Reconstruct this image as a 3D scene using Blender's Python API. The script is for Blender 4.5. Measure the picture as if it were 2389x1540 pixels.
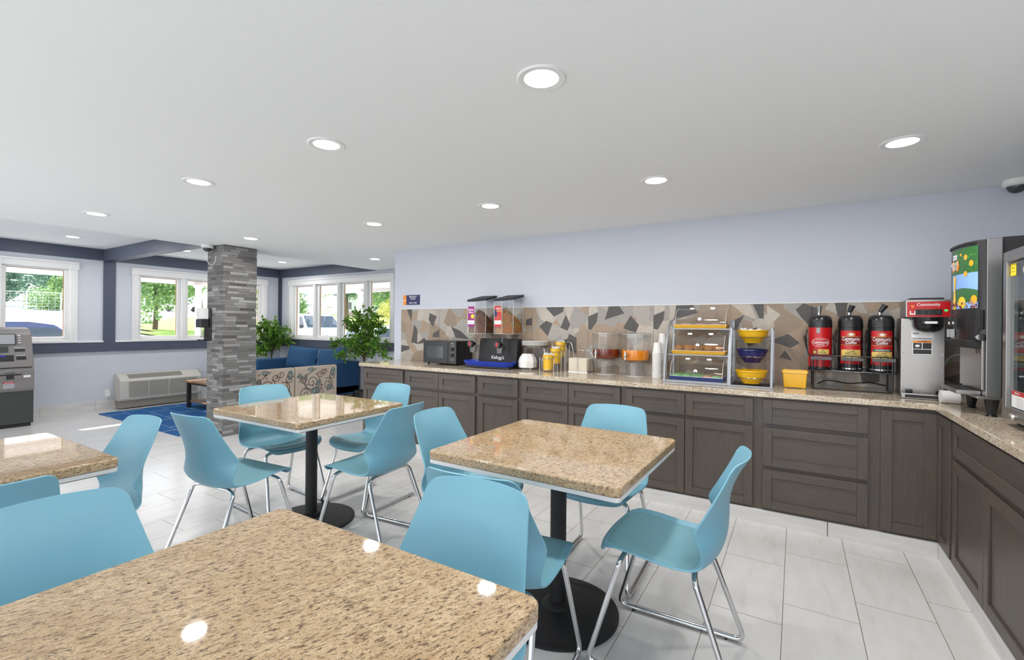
import bpy, bmesh, math, random
from math import pi, sin, cos, radians as R
from mathutils import Vector as V, Matrix as MX
random.seed(7)
for o in list(bpy.data.objects): bpy.data.objects.remove(o)
S = bpy.context.scene
C = S.collection
# ---------------------------------------------------------------- camera
F_PX, YAW, ROLL, CY = 1078.4, R(31.529), R(0.527), 761.1
cam = bpy.data.cameras.new('camera')
cam.sensor_width = 36.0; cam.lens = F_PX / 2389 * 36.0
cam.shift_y = (CY - 770) / 2389
cam.clip_start = 0.02; cam.clip_end = 500
co = bpy.data.objects.new('camera', cam); C.objects.link(co)
_rt = V((cos(YAW), sin(YAW), 0)); _fw = V((-sin(YAW), cos(YAW), 0)); _up = V((0, 0, 1))
_r = _rt * cos(ROLL) + _up * sin(ROLL); _u = _up * cos(ROLL) - _rt * sin(ROLL)
co.matrix_world = MX(((_r.x, _u.x, -_fw.x, 0), (_r.y, _u.y, -_fw.y, 0), (_r.z, _u.z, -_fw.z, 1.35), (0, 0, 0, 1)))
S.camera = co
# ---------------------------------------------------------------- exposure, sky, sun
S.view_settings.view_transform = 'Standard'; S.view_settings.look = 'None'
S.view_settings.gamma = 1.0; S.view_settings.use_curve_mapping = False
S.view_settings.exposure = 0.10
LAMP_W = 8.6          # each recessed downlight
SUN_E = 13.0
SKY_E = 2.6
W = bpy.data.worlds.new('sky'); S.world = W; W.use_nodes = True
_n = W.node_tree.nodes; _l = W.node_tree.links; _n.clear()
_o = _n.new('ShaderNodeOutputWorld'); _b = _n.new('ShaderNodeBackground'); _b.inputs[1].default_value = SKY_E
_t = _n.new('ShaderNodeTexCoord'); _s = _n.new('ShaderNodeSeparateXYZ'); _rm = _n.new('ShaderNodeValToRGB')
_rm.color_ramp.elements[0].position = 0.0; _rm.color_ramp.elements[0].color = (1, .99, .97, 1)
_rm.color_ramp.elements[1].position = 0.7; _rm.color_ramp.elements[1].color = (.62, .78, 1, 1)
_l.new(_t.outputs['Generated'], _s.inputs[0]); _l.new(_s.outputs[2], _rm.inputs[0])
_l.new(_rm.outputs[0], _b.inputs[0]); _l.new(_b.outputs[0], _o.inputs[0])
sun = bpy.data.lights.new('sun', 'SUN'); sun.energy = SUN_E; sun.angle = R(0.6); sun.color = (1, .95, .86)
so = bpy.data.objects.new('sun', sun); C.objects.link(so)
so.rotation_euler = V((.77, .14, -.60)).to_track_quat('-Z', 'Y').to_euler()
S.cycles.max_bounces = 9; S.cycles.diffuse_bounces = 5; S.cycles.glossy_bounces = 4
S.cycles.transparent_max_bounces = 24; S.cycles.transmission_bounces = 6
S.cycles.caustics_reflective = False; S.cycles.caustics_refractive = False
S.cycles.sample_clamp_indirect = 4.0
S.cycles.use_denoising = True
try: S.cycles.denoiser = 'OPENIMAGEDENOISE'
except Exception: pass

# ---------------------------------------------------------------- materials
MATS = {}
def srgb(r, g, b):
    f = lambda c: c / 12.92 if c <= .04045 else ((c + .055) / 1.055) ** 2.4
    return (f(r / 255), f(g / 255), f(b / 255))
class NT:
    def __init__(s, name):
        s.m = bpy.data.materials.new(name); s.m.use_nodes = True
        s.n = s.m.node_tree.nodes; s.l = s.m.node_tree.links; s.n.clear()
        s.out = s.n.new('ShaderNodeOutputMaterial'); MATS[name] = s.m
    def node(s, t, **k):
        d = s.n.new(t)
        for a, v in k.items():
            if a.startswith('i_'): d.inputs[a[2:].replace('_', ' ')].default_value = v
            else: setattr(d, a, v)
        return d
    def link(s, a, b): s.l.new(a, b)
    def coord(s, scale=(1, 1, 1), rot=(0, 0, 0), kind='Object'):
        t = s.node('ShaderNodeTexCoord'); m = s.node('ShaderNodeMapping')
        m.inputs['Scale'].default_value = scale; m.inputs['Rotation'].default_value = rot
        s.link(t.outputs[kind], m.inputs[0]); return m.outputs[0]
    def noise(s, vec, scale, detail=4, rough=.5, dist=0):
        d = s.node('ShaderNodeTexNoise'); d.inputs['Scale'].default_value = scale; d.inputs['Detail'].default_value = detail
        d.inputs['Roughness'].default_value = rough; d.inputs['Distortion'].default_value = dist
        s.link(vec, d.inputs['Vector']); return d.outputs['Fac']
    def ramp(s, fac, stops, const=False):
        d = s.node('ShaderNodeValToRGB'); r = d.color_ramp
        if const: r.interpolation = 'CONSTANT'
        while len(r.elements) < len(stops): r.elements.new(.5)
        for e, (p, c) in zip(r.elements, stops): e.position = p; e.color = (*c, 1) if len(c) == 3 else c
        s.link(fac, d.inputs[0]); return d.outputs[0]
    def mix(s, fac, a, b, mode='MIX'):
        d = s.node('ShaderNodeMix', data_type='RGBA', blend_type=mode)
        for sock, v in ((d.inputs[0], fac), (d.inputs[6], a), (d.inputs[7], b)):
            if hasattr(v, 'links'): s.link(v, sock)
            else: sock.default_value = v if isinstance(v, (int, float)) else (*v, 1)
        return d.outputs[2]
    def math(s, op, a, b=None, c=None):
        d = s.node('ShaderNodeMath', operation=op)
        for i, v in enumerate((a, b, c)):
            if v is None: continue
            if hasattr(v, 'links'): s.link(v, d.inputs[i])
            else: d.inputs[i].default_value = v
        return d.outputs[0]
    def bsdf(s, col, rough=.5, metal=0, bump=None, bstr=.2, bdist=.01, spec=.5, coat=0, sss=0):
        p = s.node('ShaderNodeBsdfPrincipled')
        for k, v in (('Base Color', col), ('Roughness', rough), ('Metallic', metal)):
            if hasattr(v, 'links'): s.link(v, p.inputs[k])
            else: p.inputs[k].default_value = v if isinstance(v, (int, float)) else (*v, 1)
        p.inputs['Specular IOR Level'].default_value = spec; p.inputs['Coat Weight'].default_value = coat
        p.inputs['Coat Roughness'].default_value = .05
        if bump is not None:
            b = s.node('ShaderNodeBump'); b.inputs['Strength'].default_value = bstr; b.inputs['Distance'].default_value = bdist
            s.link(bump, b.inputs['Height']); s.link(b.outputs[0], p.inputs['Normal'])
        s.link(p.outputs[0], s.out.inputs[0]); return p
def plain(name, col, rough=.5, metal=0, bump=0, bscale=200, spec=.5, coat=0, var=0.0):
    t = NT(name); v = t.coord()
    n = t.noise(v, bscale, 3)
    c = col
    if var: c = t.mix(t.math('MULTIPLY', n, var), col, tuple(x * .55 for x in col))
    t.bsdf(c, rough, metal, n if bump else None, bump, .002, spec, coat); return t.m
def clear(name, tint=(1, 1, 1), f0=.06, rough=.02):
    t = NT(name); tr = t.node('ShaderNodeBsdfTransparent'); tr.inputs[0].default_value = (*tint, 1)
    g = t.node('ShaderNodeBsdfGlossy'); g.inputs['Roughness'].default_value = rough
    ge = t.node('ShaderNodeNewGeometry'); dp = t.node('ShaderNodeVectorMath', operation='DOT_PRODUCT')
    t.link(ge.outputs['Normal'], dp.inputs[0]); t.link(ge.outputs['Incoming'], dp.inputs[1])
    fac = t.math('MULTIPLY_ADD', t.math('POWER', t.math('SUBTRACT', 1, t.math('ABSOLUTE', dp.outputs['Value'])), 5), .8, f0)
    mx = t.node('ShaderNodeMixShader'); t.link(fac, mx.inputs[0]); t.link(tr.outputs[0], mx.inputs[1]); t.link(g.outputs[0], mx.inputs[2])
    t.link(mx.outputs[0], t.out.inputs[0]); return t.m
def glow(name, col, e):
    t = NT(name); d = t.node('ShaderNodeEmission'); d.inputs[0].default_value = (*col, 1); d.inputs[1].default_value = e
    t.link(d.outputs[0], t.out.inputs[0]); return t.m
plain('ceiling_paint', (.885, .905, .91), .9, bump=.15, bscale=90)
plain('wall_paint', (.55, .58, .66), .8, bump=.5, bscale=120)
plain('lounge_paint', (.58, .61, .68), .8, bump=.3, bscale=120)
plain('navy_paint', (.075, .09, .135), .45, bump=.1)
plain('white_trim', (.80, .80, .80), .4)
plain('sash_wood', (.42, .24, .11), .5, var=.6)
plain('blue_plastic', (.18, .41, .52), .42, bump=.06, bscale=900)
plain('pad_plastic', (.165, .36, .425), .5, bump=.1, bscale=900)
plain('chrome', (.72, .72, .73), .13, 1)
plain('wire_chrome', (.6, .6, .61), .18, 1)
plain('steel', (.37, .36, .355), .36, 1, bump=.05, bscale=60)
plain('grey_metal', (.33, .35, .39), .38, .7)
plain('black_iron', (.012, .012, .013), .55, bump=.25, bscale=400)
plain('black_plastic', (.014, .014, .016), .25)
plain('black_matte', (.018, .018, .02), .6)
plain('dark_glass', (.05, .055, .06), .08)
plain('white_plastic', (.78, .78, .77), .45)
plain('foam_white', (.82, .82, .81), .7, bump=.1, bscale=300)
plain('paper_cream', (.74, .68, .57), .85, var=.3)
plain('laminate_white', (.68, .68, .68), .4)
plain('plywood', (.30, .17, .08), .7, var=.7, bscale=40)
plain('yellow_ceramic', (.86, .50, .012), .22, coat=.3)
plain('tray_yellow', (.80, .45, .05), .35)
plain('blue_ceramic', (.008, .012, .12), .15, coat=.4)
plain('tray_blue', (.035, .06, .22), .3)
plain('cobalt_plastic', (.01, .04, .42), .3)
plain('red_label', (.52, .008, .012), .3)
plain('dark_red_label', (.22, .012, .012), .3)
plain('label_yellow', (.78, .58, .16), .5)
plain('label_green', (.01, .16, .13), .5)
plain('strip_grey', (.10, .105, .115), .5)
plain('label_white', (.82, .82, .82), .5)
plain('label_grey', (.35, .36, .38), .5)
plain('label_orange', (.85, .27, .02), .5)
plain('label_magenta', (.30, .012, .20), .5)
plain('label_navy', (.018, .022, .11), .5)
plain('label_black', (.012, .012, .014), .4)
plain('label_gold', (.55, .38, .12), .5)
plain('sticker_yellow', (.88, .66, .01), .5)
plain('leaf_print', (.03, .15, .03), .4, var=.7, bscale=60)
plain('hill_print', (.04, .16, .045), .4, var=.6, bscale=90)
plain('sky_print', (.25, .45, .85), .4)
plain('grape_print', (.19, .03, .035), .35, var=.5)
plain('orange_print', (.95, .38, .015), .35)
plain('lemon_print', (.95, .62, .02), .35)
plain('juice_print', (.92, .58, .08), .35)
plain('cranberry_drink', (.17, .02, .006), .06, coat=.5)
plain('orange_drink', (.88, .27, .005), .1, coat=.5)
plain('bran_core', (.17, .06, .016), .9, bump=.5)
plain('fruit_core', (.40, .15, .05), .9, bump=.5)
plain('muffin_brown', (.46, .20, .055), .8, bump=.8, bscale=160, var=.7)
plain('danish_pink', (.55, .33, .30), .6, bump=.5, bscale=80, var=.4)
plain('snack_green', (.10, .33, .05), .4, bump=.4, bscale=100, var=.6)
plain('snack_red', (.42, .16, .08), .4, bump=.4, bscale=100, var=.6)
plain('atm_grey', (.21, .195, .19), .45)
plain('atm_dark', (.045, .05, .048), .5)
plain('ptac_cream', (.55, .53, .48), .5)
plain('ptac_grille', (.30, .28, .24), .6)
plain('denim_blue', (.018, .085, .20), .9, bump=.6, bscale=420, var=.5)
plain('accent_beige', (.50, .42, .35), .9, bump=.4, bscale=500, var=.2)
plain('motif_brown', (.09, .05, .04), .9)
plain('motif_teal', (.13, .24, .25), .9, var=.9, bscale=120)
plain('table_wood', (.32, .17, .08), .35, var=.6, bscale=25)
plain('trunk_brown', (.12, .075, .045), .9, bump=.5, bscale=80)
plain('pot_black', (.02, .02, .02), .4)
plain('concrete', (.62, .60, .57), .9, bump=.2, bscale=30, var=.2)
plain('soffit_white', (.80, .76, .74), .7)
plain('car_blue', (.03, .05, .14), .25, coat=.5)
plain('car_white', (.85, .85, .85), .25, coat=.4)
plain('car_silver', (.5, .5, .52), .3, .3, coat=.4)
plain('car_glass', (.04, .06, .08), .08)
plain('tyre', (.015, .015, .015), .8)
plain('fence_metal', (.75, .75, .75), .5)
plain('picket_brown', (.22, .12, .09), .8)
plain('house_white', (.7, .7, .72), .8)
plain('fabric_black', (.02, .02, .02), .8)
plain('lamp_trim', (.84, .84, .84), .4)
plain('rubber', (.02, .02, .02), .7)
clear('window_glass', (1, 1, 1), .045, .0)
clear('clear_plastic', (.96, .97, .97), .06, .03)
t = NT('clear_edge'); tr = t.node('ShaderNodeBsdfTransparent'); df = t.node('ShaderNodeBsdfPrincipled'); df.inputs['Base Color'].default_value = (.9, .9, .9, 1); df.inputs['Roughness'].default_value = .15
mx = t.node('ShaderNodeMixShader'); mx.inputs[0].default_value = .55; t.link(tr.outputs[0], mx.inputs[1]); t.link(df.outputs[0], mx.inputs[2]); t.link(mx.outputs[0], t.out.inputs[0])
clear('case_glass', (.72, .76, .76), .10, .02)
clear('smoke_plastic', (.75, .75, .75), .08, .05)
glow('lamp_glow', (1, .985, .95), 9.0)
glow('green_led', (.05, .9, .15), 1.5)
glow('atm_blue', (.05, .05, .8), 1.2)
def mk_leaf(name, a, b, trans=.35):
    t = NT(name); g = t.node('ShaderNodeNewGeometry')
    col = t.ramp(g.outputs['Random Per Island'], [(0, a), (1, b)])
    p = t.bsdf(col, .45)
    d = t.node('ShaderNodeBsdfTranslucent'); t.link(col, d.inputs[0])
    m = t.node('ShaderNodeMixShader'); m.inputs[0].default_value = trans
    t.link(p.outputs[0], m.inputs[1]); t.link(d.outputs[0], m.inputs[2]); t.link(m.outputs[0], t.out.inputs[0])
mk_leaf('leaf_green', (.05, .17, .02), (.22, .42, .045))
mk_leaf('tree_leaf', (.12, .26, .09), (.36, .52, .18), .25)
mk_leaf('tree_leaf_dark', (.08, .20, .13), (.22, .38, .24), .25)
mk_leaf('shrub_leaf', (.30, .34, .05), (.62, .58, .14), .3)
mk_leaf('flower_leaf', (.18, .28, .06), (.62, .36, .30), .3)
def mk_cereal(name, cols):
    t = NT(name); g = t.node('ShaderNodeNewGeometry')
    k = len(cols); col = t.ramp(g.outputs['Random Per Island'], [(i / k, c) for i, c in enumerate(cols)], True)
    t.bsdf(col, .7)
mk_cereal('bran_flakes', [(.23, .085, .022), (.16, .055, .013), (.30, .12, .035), (.09, .03, .02)])
mk_cereal('fruit_rings', [(.62, .16, .03), (.55, .05, .03), (.70, .40, .04), (.18, .30, .05), (.05, .24, .16), (.55, .22, .06)])
mk_cereal('packet_mix', [(.8, .8, .8), (.75, .75, .8), (.8, .72, .7), (.82, .82, .8)])
# floor tile: 0.305 x 0.606 planks running along y, every column stepped
t = NT('floor_tile'); tc = t.node('ShaderNodeTexCoord'); sp = t.node('ShaderNodeSeparateXYZ'); t.link(tc.outputs['Object'], sp.inputs[0])
u = t.math('DIVIDE', t.math('ADD', sp.outputs[0], .042), .3045); col = t.math('FLOOR', u); fu = t.math('FRACT', u)
v = t.math('DIVIDE', t.math('SUBTRACT', sp.outputs[1], t.math('MULTIPLY_ADD', col, .2, 3.248)), .606); row = t.math('FLOOR', v); fv = t.math('FRACT', v)
gu = t.math('MULTIPLY', t.math('MINIMUM', fu, t.math('SUBTRACT', 1, fu)), .3045)
gv = t.math('MULTIPLY', t.math('MINIMUM', fv, t.math('SUBTRACT', 1, fv)), .606)
grout = t.math('LESS_THAN', t.math('MINIMUM', gu, gv), .0016)
cx = t.node('ShaderNodeCombineXYZ'); t.link(col, cx.inputs[0]); t.link(row, cx.inputs[1])
wn = t.node('ShaderNodeTexWhiteNoise', noise_dimensions='3D'); t.link(cx.outputs[0], wn.inputs[0])
sh = t.node('ShaderNodeVectorMath', operation='ADD'); t.link(tc.outputs['Object'], sh.inputs[0]); t.link(wn.outputs['Color'], sh.inputs[1])
mp = t.node('ShaderNodeMapping'); mp.inputs['Scale'].default_value = (5, 1.2, 1); mp.inputs['Rotation'].default_value = (0, 0, .22); t.link(sh.outputs[0], mp.inputs[0])
vein = t.noise(mp.outputs[0], 3.0, 6, .6, .4)
base = t.ramp(vein, [(.25, (.60, .58, .565)), (.42, (.665, .65, .64)), (.62, (.70, .69, .68)), (.85, (.675, .66, .645))])
base = t.mix(t.math('MULTIPLY', wn.outputs['Value'], .14), base, (.55, .53, .52))
c = t.mix(grout, base, (.20, .16, .13))
rg = t.math('MULTIPLY_ADD', grout, .5, .19)
t.bsdf(c, rg, 0, t.math('SUBTRACT', 1, grout), .3, .002, .5)
# baseboard tile
t = NT('base_tile'); vv = t.coord((1, 1, 6)); t.bsdf(t.ramp(t.noise(vv, 3, 5), [(.3, (.58, .57, .56)), (.7, (.70, .69, .68))]), .22)
def granite(name, ang, ratio, fq, cream, tan, brown, dark, rough=.035, amt=1.0):
    t = NT(name); v0 = t.coord((1, 1, 1), (0, 0, -ang)); mp = t.node('ShaderNodeMapping'); mp.inputs['Scale'].default_value = (1 / ratio, 1, 1); t.link(v0, mp.inputs[0]); v = mp.outputs[0]
    v2 = t.coord((1, 1, 1)); a = t.noise(v, fq, 5, .6, .5); b = t.noise(v, fq * 1.5, 4, .62, .7); d = t.noise(v, fq * 2.6, 3, .55, .3); big = t.noise(v2, 7, 3); fine = t.noise(v2, 330, 2, .5)
    c = t.ramp(a, [(.32, tan), (.50, cream), (.70, tuple(min(1, x * 1.18) for x in cream))])
    c = t.mix(t.ramp(big, [(.42, (0, 0, 0)), (.66, (.5, .5, .5))]), c, tan)
    c = t.mix(t.ramp(b, [(.36, (amt,) * 3), (.47, (0, 0, 0))]), c, brown)
    c = t.mix(t.ramp(d, [(.33, (amt,) * 3), (.40, (0, 0, 0))]), c, dark)
    c = t.mix(t.ramp(fine, [(.36, (.5, .5, .5)), (.46, (0, 0, 0))]), c, brown)
    t.bsdf(c, rough, 0, None, spec=.5)
granite('granite_gold', R(66), 3.0, 98, (.53, .395, .245), (.40, .265, .135), (.14, .085, .05), (.03, .02, .017))
granite('granite_edge', 0, 1, 60, (.45, .33, .19), (.30, .19, .085), (.11, .06, .028), (.02, .015, .012), .3)
granite('granite_counter', R(30), 1.4, 75, (.66, .58, .46), (.50, .39, .27), (.20, .125, .075), (.03, .02, .018), .05, .85)
# cabinet wood
def wood(name, sc):
    t = NT(name); v = t.coord(sc); a = t.noise(v, 4, 7, .6, .5); b = t.noise(t.coord((1, 1, 1)), 5, 3)
    c = t.ramp(a, [(.25, (.072, .053, .041)), (.5, (.095, .073, .058)), (.75, (.112, .087, .070))])
    c = t.mix(t.ramp(b, [(.35, (0, 0, 0)), (.7, (.5, .5, .5))]), c, (.075, .072, .072))
    t.bsdf(c, .42, 0, a, .06, .002)
wood('cab_wood_v', (22, 22, 1.6)); wood('cab_wood_h', (1.6, 1.6, 24)); wood('cab_frame', (18, 18, 1.8))
# ledger stone
t = NT('ledger_stone'); tc = t.node('ShaderNodeTexCoord'); sp = t.node('ShaderNodeSeparateXYZ'); t.link(tc.outputs['Object'], sp.inputs[0])
rr = t.math('DIVIDE', sp.outputs[2], .0335); row = t.math('FLOOR', rr); fr = t.math('FRACT', rr)
w1 = t.node('ShaderNodeTexWhiteNoise', noise_dimensions='1D'); t.link(row, w1.inputs['W'])
al = t.math('ADD', sp.outputs[0], sp.outputs[1])
uu = t.math('ADD', t.math('DIVIDE', al, t.math('MULTIPLY_ADD', w1.outputs['Value'], .13, .11)), t.math('MULTIPLY', w1.outputs['Value'], 37.3))
cl = t.math('FLOOR', uu); fc = t.math('FRACT', uu)
cx = t.node('ShaderNodeCombineXYZ'); t.link(cl, cx.inputs[0]); t.link(row, cx.inputs[1])
w2 = t.node('ShaderNodeTexWhiteNoise', noise_dimensions='2D'); t.link(cx.outputs[0], w2.inputs[0])
fine = t.noise(t.coord((1, 1, 2.5)), 60, 5, .65)
c = t.ramp(w2.outputs['Value'], [(0, (.075, .072, .07)), (.22, (.17, .165, .16)), (.65, (.25, .245, .24)), (.9, (.36, .355, .35)), (1, (.44, .435, .43))])
c = t.mix(t.ramp(fine, [(.35, (.55, .55, .55)), (.6, (0, 0, 0))]), c, (.10, .10, .10), 'MULTIPLY') if False else t.mix(t.ramp(fine, [(.35, (.5, .5, .5)), (.62, (0, 0, 0))]), c, (.12, .118, .115))
edge = t.math('MINIMUM', t.math('MULTIPLY', t.math('MINIMUM', fr, t.math('SUBTRACT', 1, fr)), 1.0), t.math('MULTIPLY', t.math('MINIMUM', fc, t.math('SUBTRACT', 1, fc)), 4))
seam = t.math('LESS_THAN', edge, .05)
c = t.mix(t.math('MULTIPLY', seam, .6), c, (.07, .07, .07))
hgt = t.math('ADD', t.math('MULTIPLY', w2.outputs['Value'], .6), t.math('MULTIPLY', fine, .5))
t.bsdf(c, .75, 0, t.math('SUBTRACT', hgt, t.math('MULTIPLY', seam, .5)), .9, .012)
# backsplash mosaic
def linen(t, cin):
    n = t.noise(t.coord((1, 1, 12)), 60, 2, .5); n2 = t.noise(t.coord((12, 1, 1)), 60, 2, .5)
    f = t.math('MULTIPLY', t.math('ADD', n, n2), .5)
    return t.mix(t.ramp(f, [(.36, (.55, .55, .55)), (.62, (0, 0, 0))]), cin, (.16, .14, .125))
t = NT('mosaic_tile'); vv = t.coord((6.2, .001, 6.4)); vo = t.node('ShaderNodeTexVoronoi'); vo.inputs['Scale'].default_value = 1.0; vo.inputs['Randomness'].default_value = 1.0
t.link(vv, vo.inputs['Vector']); sc = t.node('ShaderNodeSeparateColor'); t.link(vo.outputs['Color'], sc.inputs[0])
c = t.ramp(sc.outputs[0], [(0, (.42, .31, .22)), (.2, (.38, .36, .34)), (.4, (.55, .50, .44)), (.58, (.33, .25, .18)), (.72, (.46, .43, .39)), (.88, (.38, .29, .215))], True)
t.bsdf(linen(t, c), .55)
t = NT('mosaic_dark'); t.bsdf(linen(t, (.055, .055, .058)), .55)
t = NT('mosaic_cream'); t.bsdf(linen(t, (.60, .54, .47)), .55)
plain('mosaic_seam', (.13, .11, .09), .8)
# rug
t = NT('rug_blue'); sp = t.node('ShaderNodeSeparateXYZ'); t.link(t.coord((1, 1, 1), (0, 0, .06)), sp.inputs[0])
v = t.math('DIVIDE', sp.outputs[1], .235); row = t.math('FLOOR', v); u = t.math('MULTIPLY_ADD', row, .37, t.math('DIVIDE', sp.outputs[0], .60))
n = t.noise(t.coord((1.5, 16, 1)), 5, 4, .7)
dash = t.math('LESS_THAN', t.math('FRACT', u), .022); line = t.math('MULTIPLY', t.math('LESS_THAN', t.math('FRACT', v), .035), t.math('MULTIPLY', n, .7))
c = t.mix(t.ramp(n, [(.5, (0, 0, 0)), (.74, (.4, .4, .4))]), (.002, .085, .27), (.015, .20, .47))
c = t.mix(t.math('MAXIMUM', t.math('MULTIPLY', dash, .85), line), c, (.55, .68, .78))
t.bsdf(c, .95, 0, t.noise(t.coord(), 500, 2), .5, .004)
# terrain
t = NT('lawn_grass'); n2 = t.noise(t.coord(), 1.2, 6, .65); t.bsdf(t.ramp(n2, [(.3, (.20, .34, .05)), (.6, (.38, .50, .10)), (.8, (.50, .56, .18))]), .95)
plain('terrain', (.66, .64, .61), .95, var=.15, bscale=2)

# ---------------------------------------------------------------- mesh builder
def fillet(pts, rad, seg=5):
    pts = [V(p) for p in pts]; out = [pts[0]]
    for i in range(1, len(pts) - 1):
        a, b, c = pts[i - 1], pts[i], pts[i + 1]
        d1 = (a - b); d2 = (c - b); r = min(rad, d1.length * .48, d2.length * .48)
        p = b + d1.normalized() * r; q = b + d2.normalized() * r
        for k in range(seg + 1):
            s = k / seg; out.append(p * (1 - s) ** 2 + b * 2 * s * (1 - s) + q * s * s)
    out.append(pts[-1]); return out
TXT = {}
def textmesh(s):
    if s in TXT: return TXT[s]
    cu = bpy.data.curves.new('t', 'FONT'); cu.body = s; cu.align_x = 'CENTER'; cu.align_y = 'CENTER'; cu.size = 1; cu.resolution_u = 3; cu.offset = .014
    o = bpy.data.objects.new('t', cu); C.objects.link(o); bpy.context.view_layer.update()
    me = bpy.data.meshes.new_from_object(o.evaluated_get(bpy.context.evaluated_depsgraph_get()))
    bpy.data.objects.remove(o); bpy.data.curves.remove(cu)
    vs = [v.co.copy() for v in me.vertices]; fs = [list(p.vertices) for p in me.polygons]
    bpy.data.meshes.remove(me); TXT[s] = (vs, fs); return TXT[s]
class MB:
    def __init__(s): s.bm = bmesh.new(); s.mats = []
    def mi(s, m):
        if m not in s.mats: s.mats.append(m)
        return s.mats.index(m)
    def raw(s, vs, fs, m):
        i = s.mi(m); bv = [s.bm.verts.new(v) for v in vs]; out = []
        for f in fs:
            try: fc = s.bm.faces.new([bv[k] for k in f]); fc.material_index = i; out.append(fc)
            except ValueError: pass
        return bv, out
    def box(s, x0, x1, y0, y1, z0, z1, m, bev=0, seg=2):
        x0, x1 = min(x0, x1), max(x0, x1); y0, y1 = min(y0, y1), max(y0, y1); z0, z1 = min(z0, z1), max(z0, z1)
        vs = [(x0, y0, z0), (x1, y0, z0), (x1, y1, z0), (x0, y1, z0), (x0, y0, z1), (x1, y0, z1), (x1, y1, z1), (x0, y1, z1)]
        bv, fs = s.raw(vs, [(3, 2, 1, 0), (4, 5, 6, 7), (0, 1, 5, 4), (1, 2, 6, 5), (2, 3, 7, 6), (3, 0, 4, 7)], m)
        if bev:
            es = list({e for f in fs for e in f.edges})
            bmesh.ops.bevel(s.bm, geom=es, offset=bev, segments=seg, affect='EDGES', profile=.5)
        return s
    def prism(s, poly, axis, a, b, m, bev=0, seg=2, only=None):
        # poly 2D; axis 'x': (y,z); 'y': (x,z); 'z': (x,y)
        def P(p, t): return {'x': (t, p[0], p[1]), 'y': (p[0], t, p[1]), 'z': (p[0], p[1], t)}[axis]
        n = len(poly); vs = [P(p, a) for p in poly] + [P(p, b) for p in poly]
        fs = [tuple(range(n)), tuple(range(2 * n - 1, n - 1, -1))] + [(i, (i + 1) % n + 0, n + (i + 1) % n, n + i) for i in range(n)]
        bv, f = s.raw(vs, fs, m)
        bmesh.ops.recalc_face_normals(s.bm, faces=f)
        if bev:
            es = {e for q in f[:2] for e in q.edges} if only == 'caps' else {e for q in f for e in q.edges}
            bmesh.ops.bevel(s.bm, geom=list(es), offset=bev, segments=seg, affect='EDGES', profile=.5)
        return s
    def loft(s, rings, m, closed=True, cap=True):
        n = len(rings[0]); vs = [p for r in rings for p in r]; fs = []
        for i in range(len(rings) - 1):
            for j in range(n if closed else n - 1):
                k = (j + 1) % n; fs.append((i * n + j, i * n + k, (i + 1) * n + k, (i + 1) * n + j))
        if cap and closed:
            fs.append(tuple(range(n - 1, -1, -1))); fs.append(tuple((len(rings) - 1) * n + j for j in range(n)))
        bv, f = s.raw(vs, fs, m); bmesh.ops.recalc_face_normals(s.bm, faces=f); return s
    def lathe(s, prof, m, c=(0, 0, 0), n=24, axis='z', cap=True, sq=1.0):
        rings = []
        for r, h in prof:
            ring = []
            for k in range(n):
                a = 2 * pi * k / n; x, y = r * cos(a), r * sin(a) * sq
                p = {'z': (x, y, h), 'x': (h, x, y), 'y': (x, h, y)}[axis]
                ring.append((c[0] + p[0], c[1] + p[1], c[2] + p[2]))
            rings.append(ring)
        return s.loft(rings, m, True, cap)
    def cyl(s, p, q, r, m, n=16, r2=None):
        return s.tube([p, q], r, m, n, r2)
    def tube(s, pts, r, m, n=8, r2=None, closed=False):
        pts = [V(p) for p in pts]; rings = []; N = len(pts)
        tg = [((pts[(i + 1) % N] if closed else pts[min(i + 1, N - 1)]) - (pts[i - 1] if closed else pts[max(i - 1, 0)])).normalized() for i in range(N)]
        a = V((0, 0, 1)) if abs(tg[0].z) < .9 else V((1, 0, 0)); nrm = tg[0].cross(a).normalized()
        for i, p in enumerate(pts):
            nrm = (nrm - tg[i] * nrm.dot(tg[i])).normalized(); bi = tg[i].cross(nrm)
            rr = r if r2 is None else r + (r2 - r) * i / max(1, N - 1)
            rings.append([p + nrm * (cos(2 * pi * k / n) * rr) + bi * (sin(2 * pi * k / n) * rr) for k in range(n)])
        if closed: rings.append(rings[0]); return s.loft(rings, m, True, False)
        return s.loft(rings, m, True, True)
    def grid(s, P, m):
        a, b = len(P), len(P[0]); vs = [p for r in P for p in r]
        return s.raw(vs, [(i * b + j, i * b + j + 1, (i + 1) * b + j + 1, (i + 1) * b + j) for i in range(a - 1) for j in range(b - 1)], m)
    def text(s, st, size, m, o, xd, yd, sx=1.0, shear=0, depth=.0006):
        # flat lettering with a little thickness; xd, yd are the reading and up directions
        vs, fs = textmesh(st); o = V(o); xd = V(xd).normalized(); yd = V(yd).normalized(); zd = xd.cross(yd)
        q = [o + xd * ((v.x + shear * v.y) * size * sx) + yd * (v.y * size) + zd * depth for v in vs]
        s.raw(q, fs, m); return s
    def sphere(s, c, r, m, n=14, k=9, sc=(1, 1, 1)):
        rings = [[(c[0] + sc[0] * r * sin(pi * i / k) * cos(2 * pi * j / n), c[1] + sc[1] * r * sin(pi * i / k) * sin(2 * pi * j / n), c[2] + sc[2] * r * cos(pi * i / k)) for j in range(n)] for i in range(1, k)]
        return s.loft(rings[::-1], m, True, True)
    def xf(s, M): bmesh.ops.transform(s.bm, matrix=M, verts=s.bm.verts[:]); return s
    def mesh(s, name, smooth=35):
        me = bpy.data.meshes.new(name); s.bm.to_mesh(me); s.bm.free()
        for m in s.mats: me.materials.append(MATS[m])
        if smooth:
            me.polygons.foreach_set('use_smooth', [True] * len(me.polygons)); me.set_sharp_from_angle(angle=R(smooth))
        return me
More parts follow.
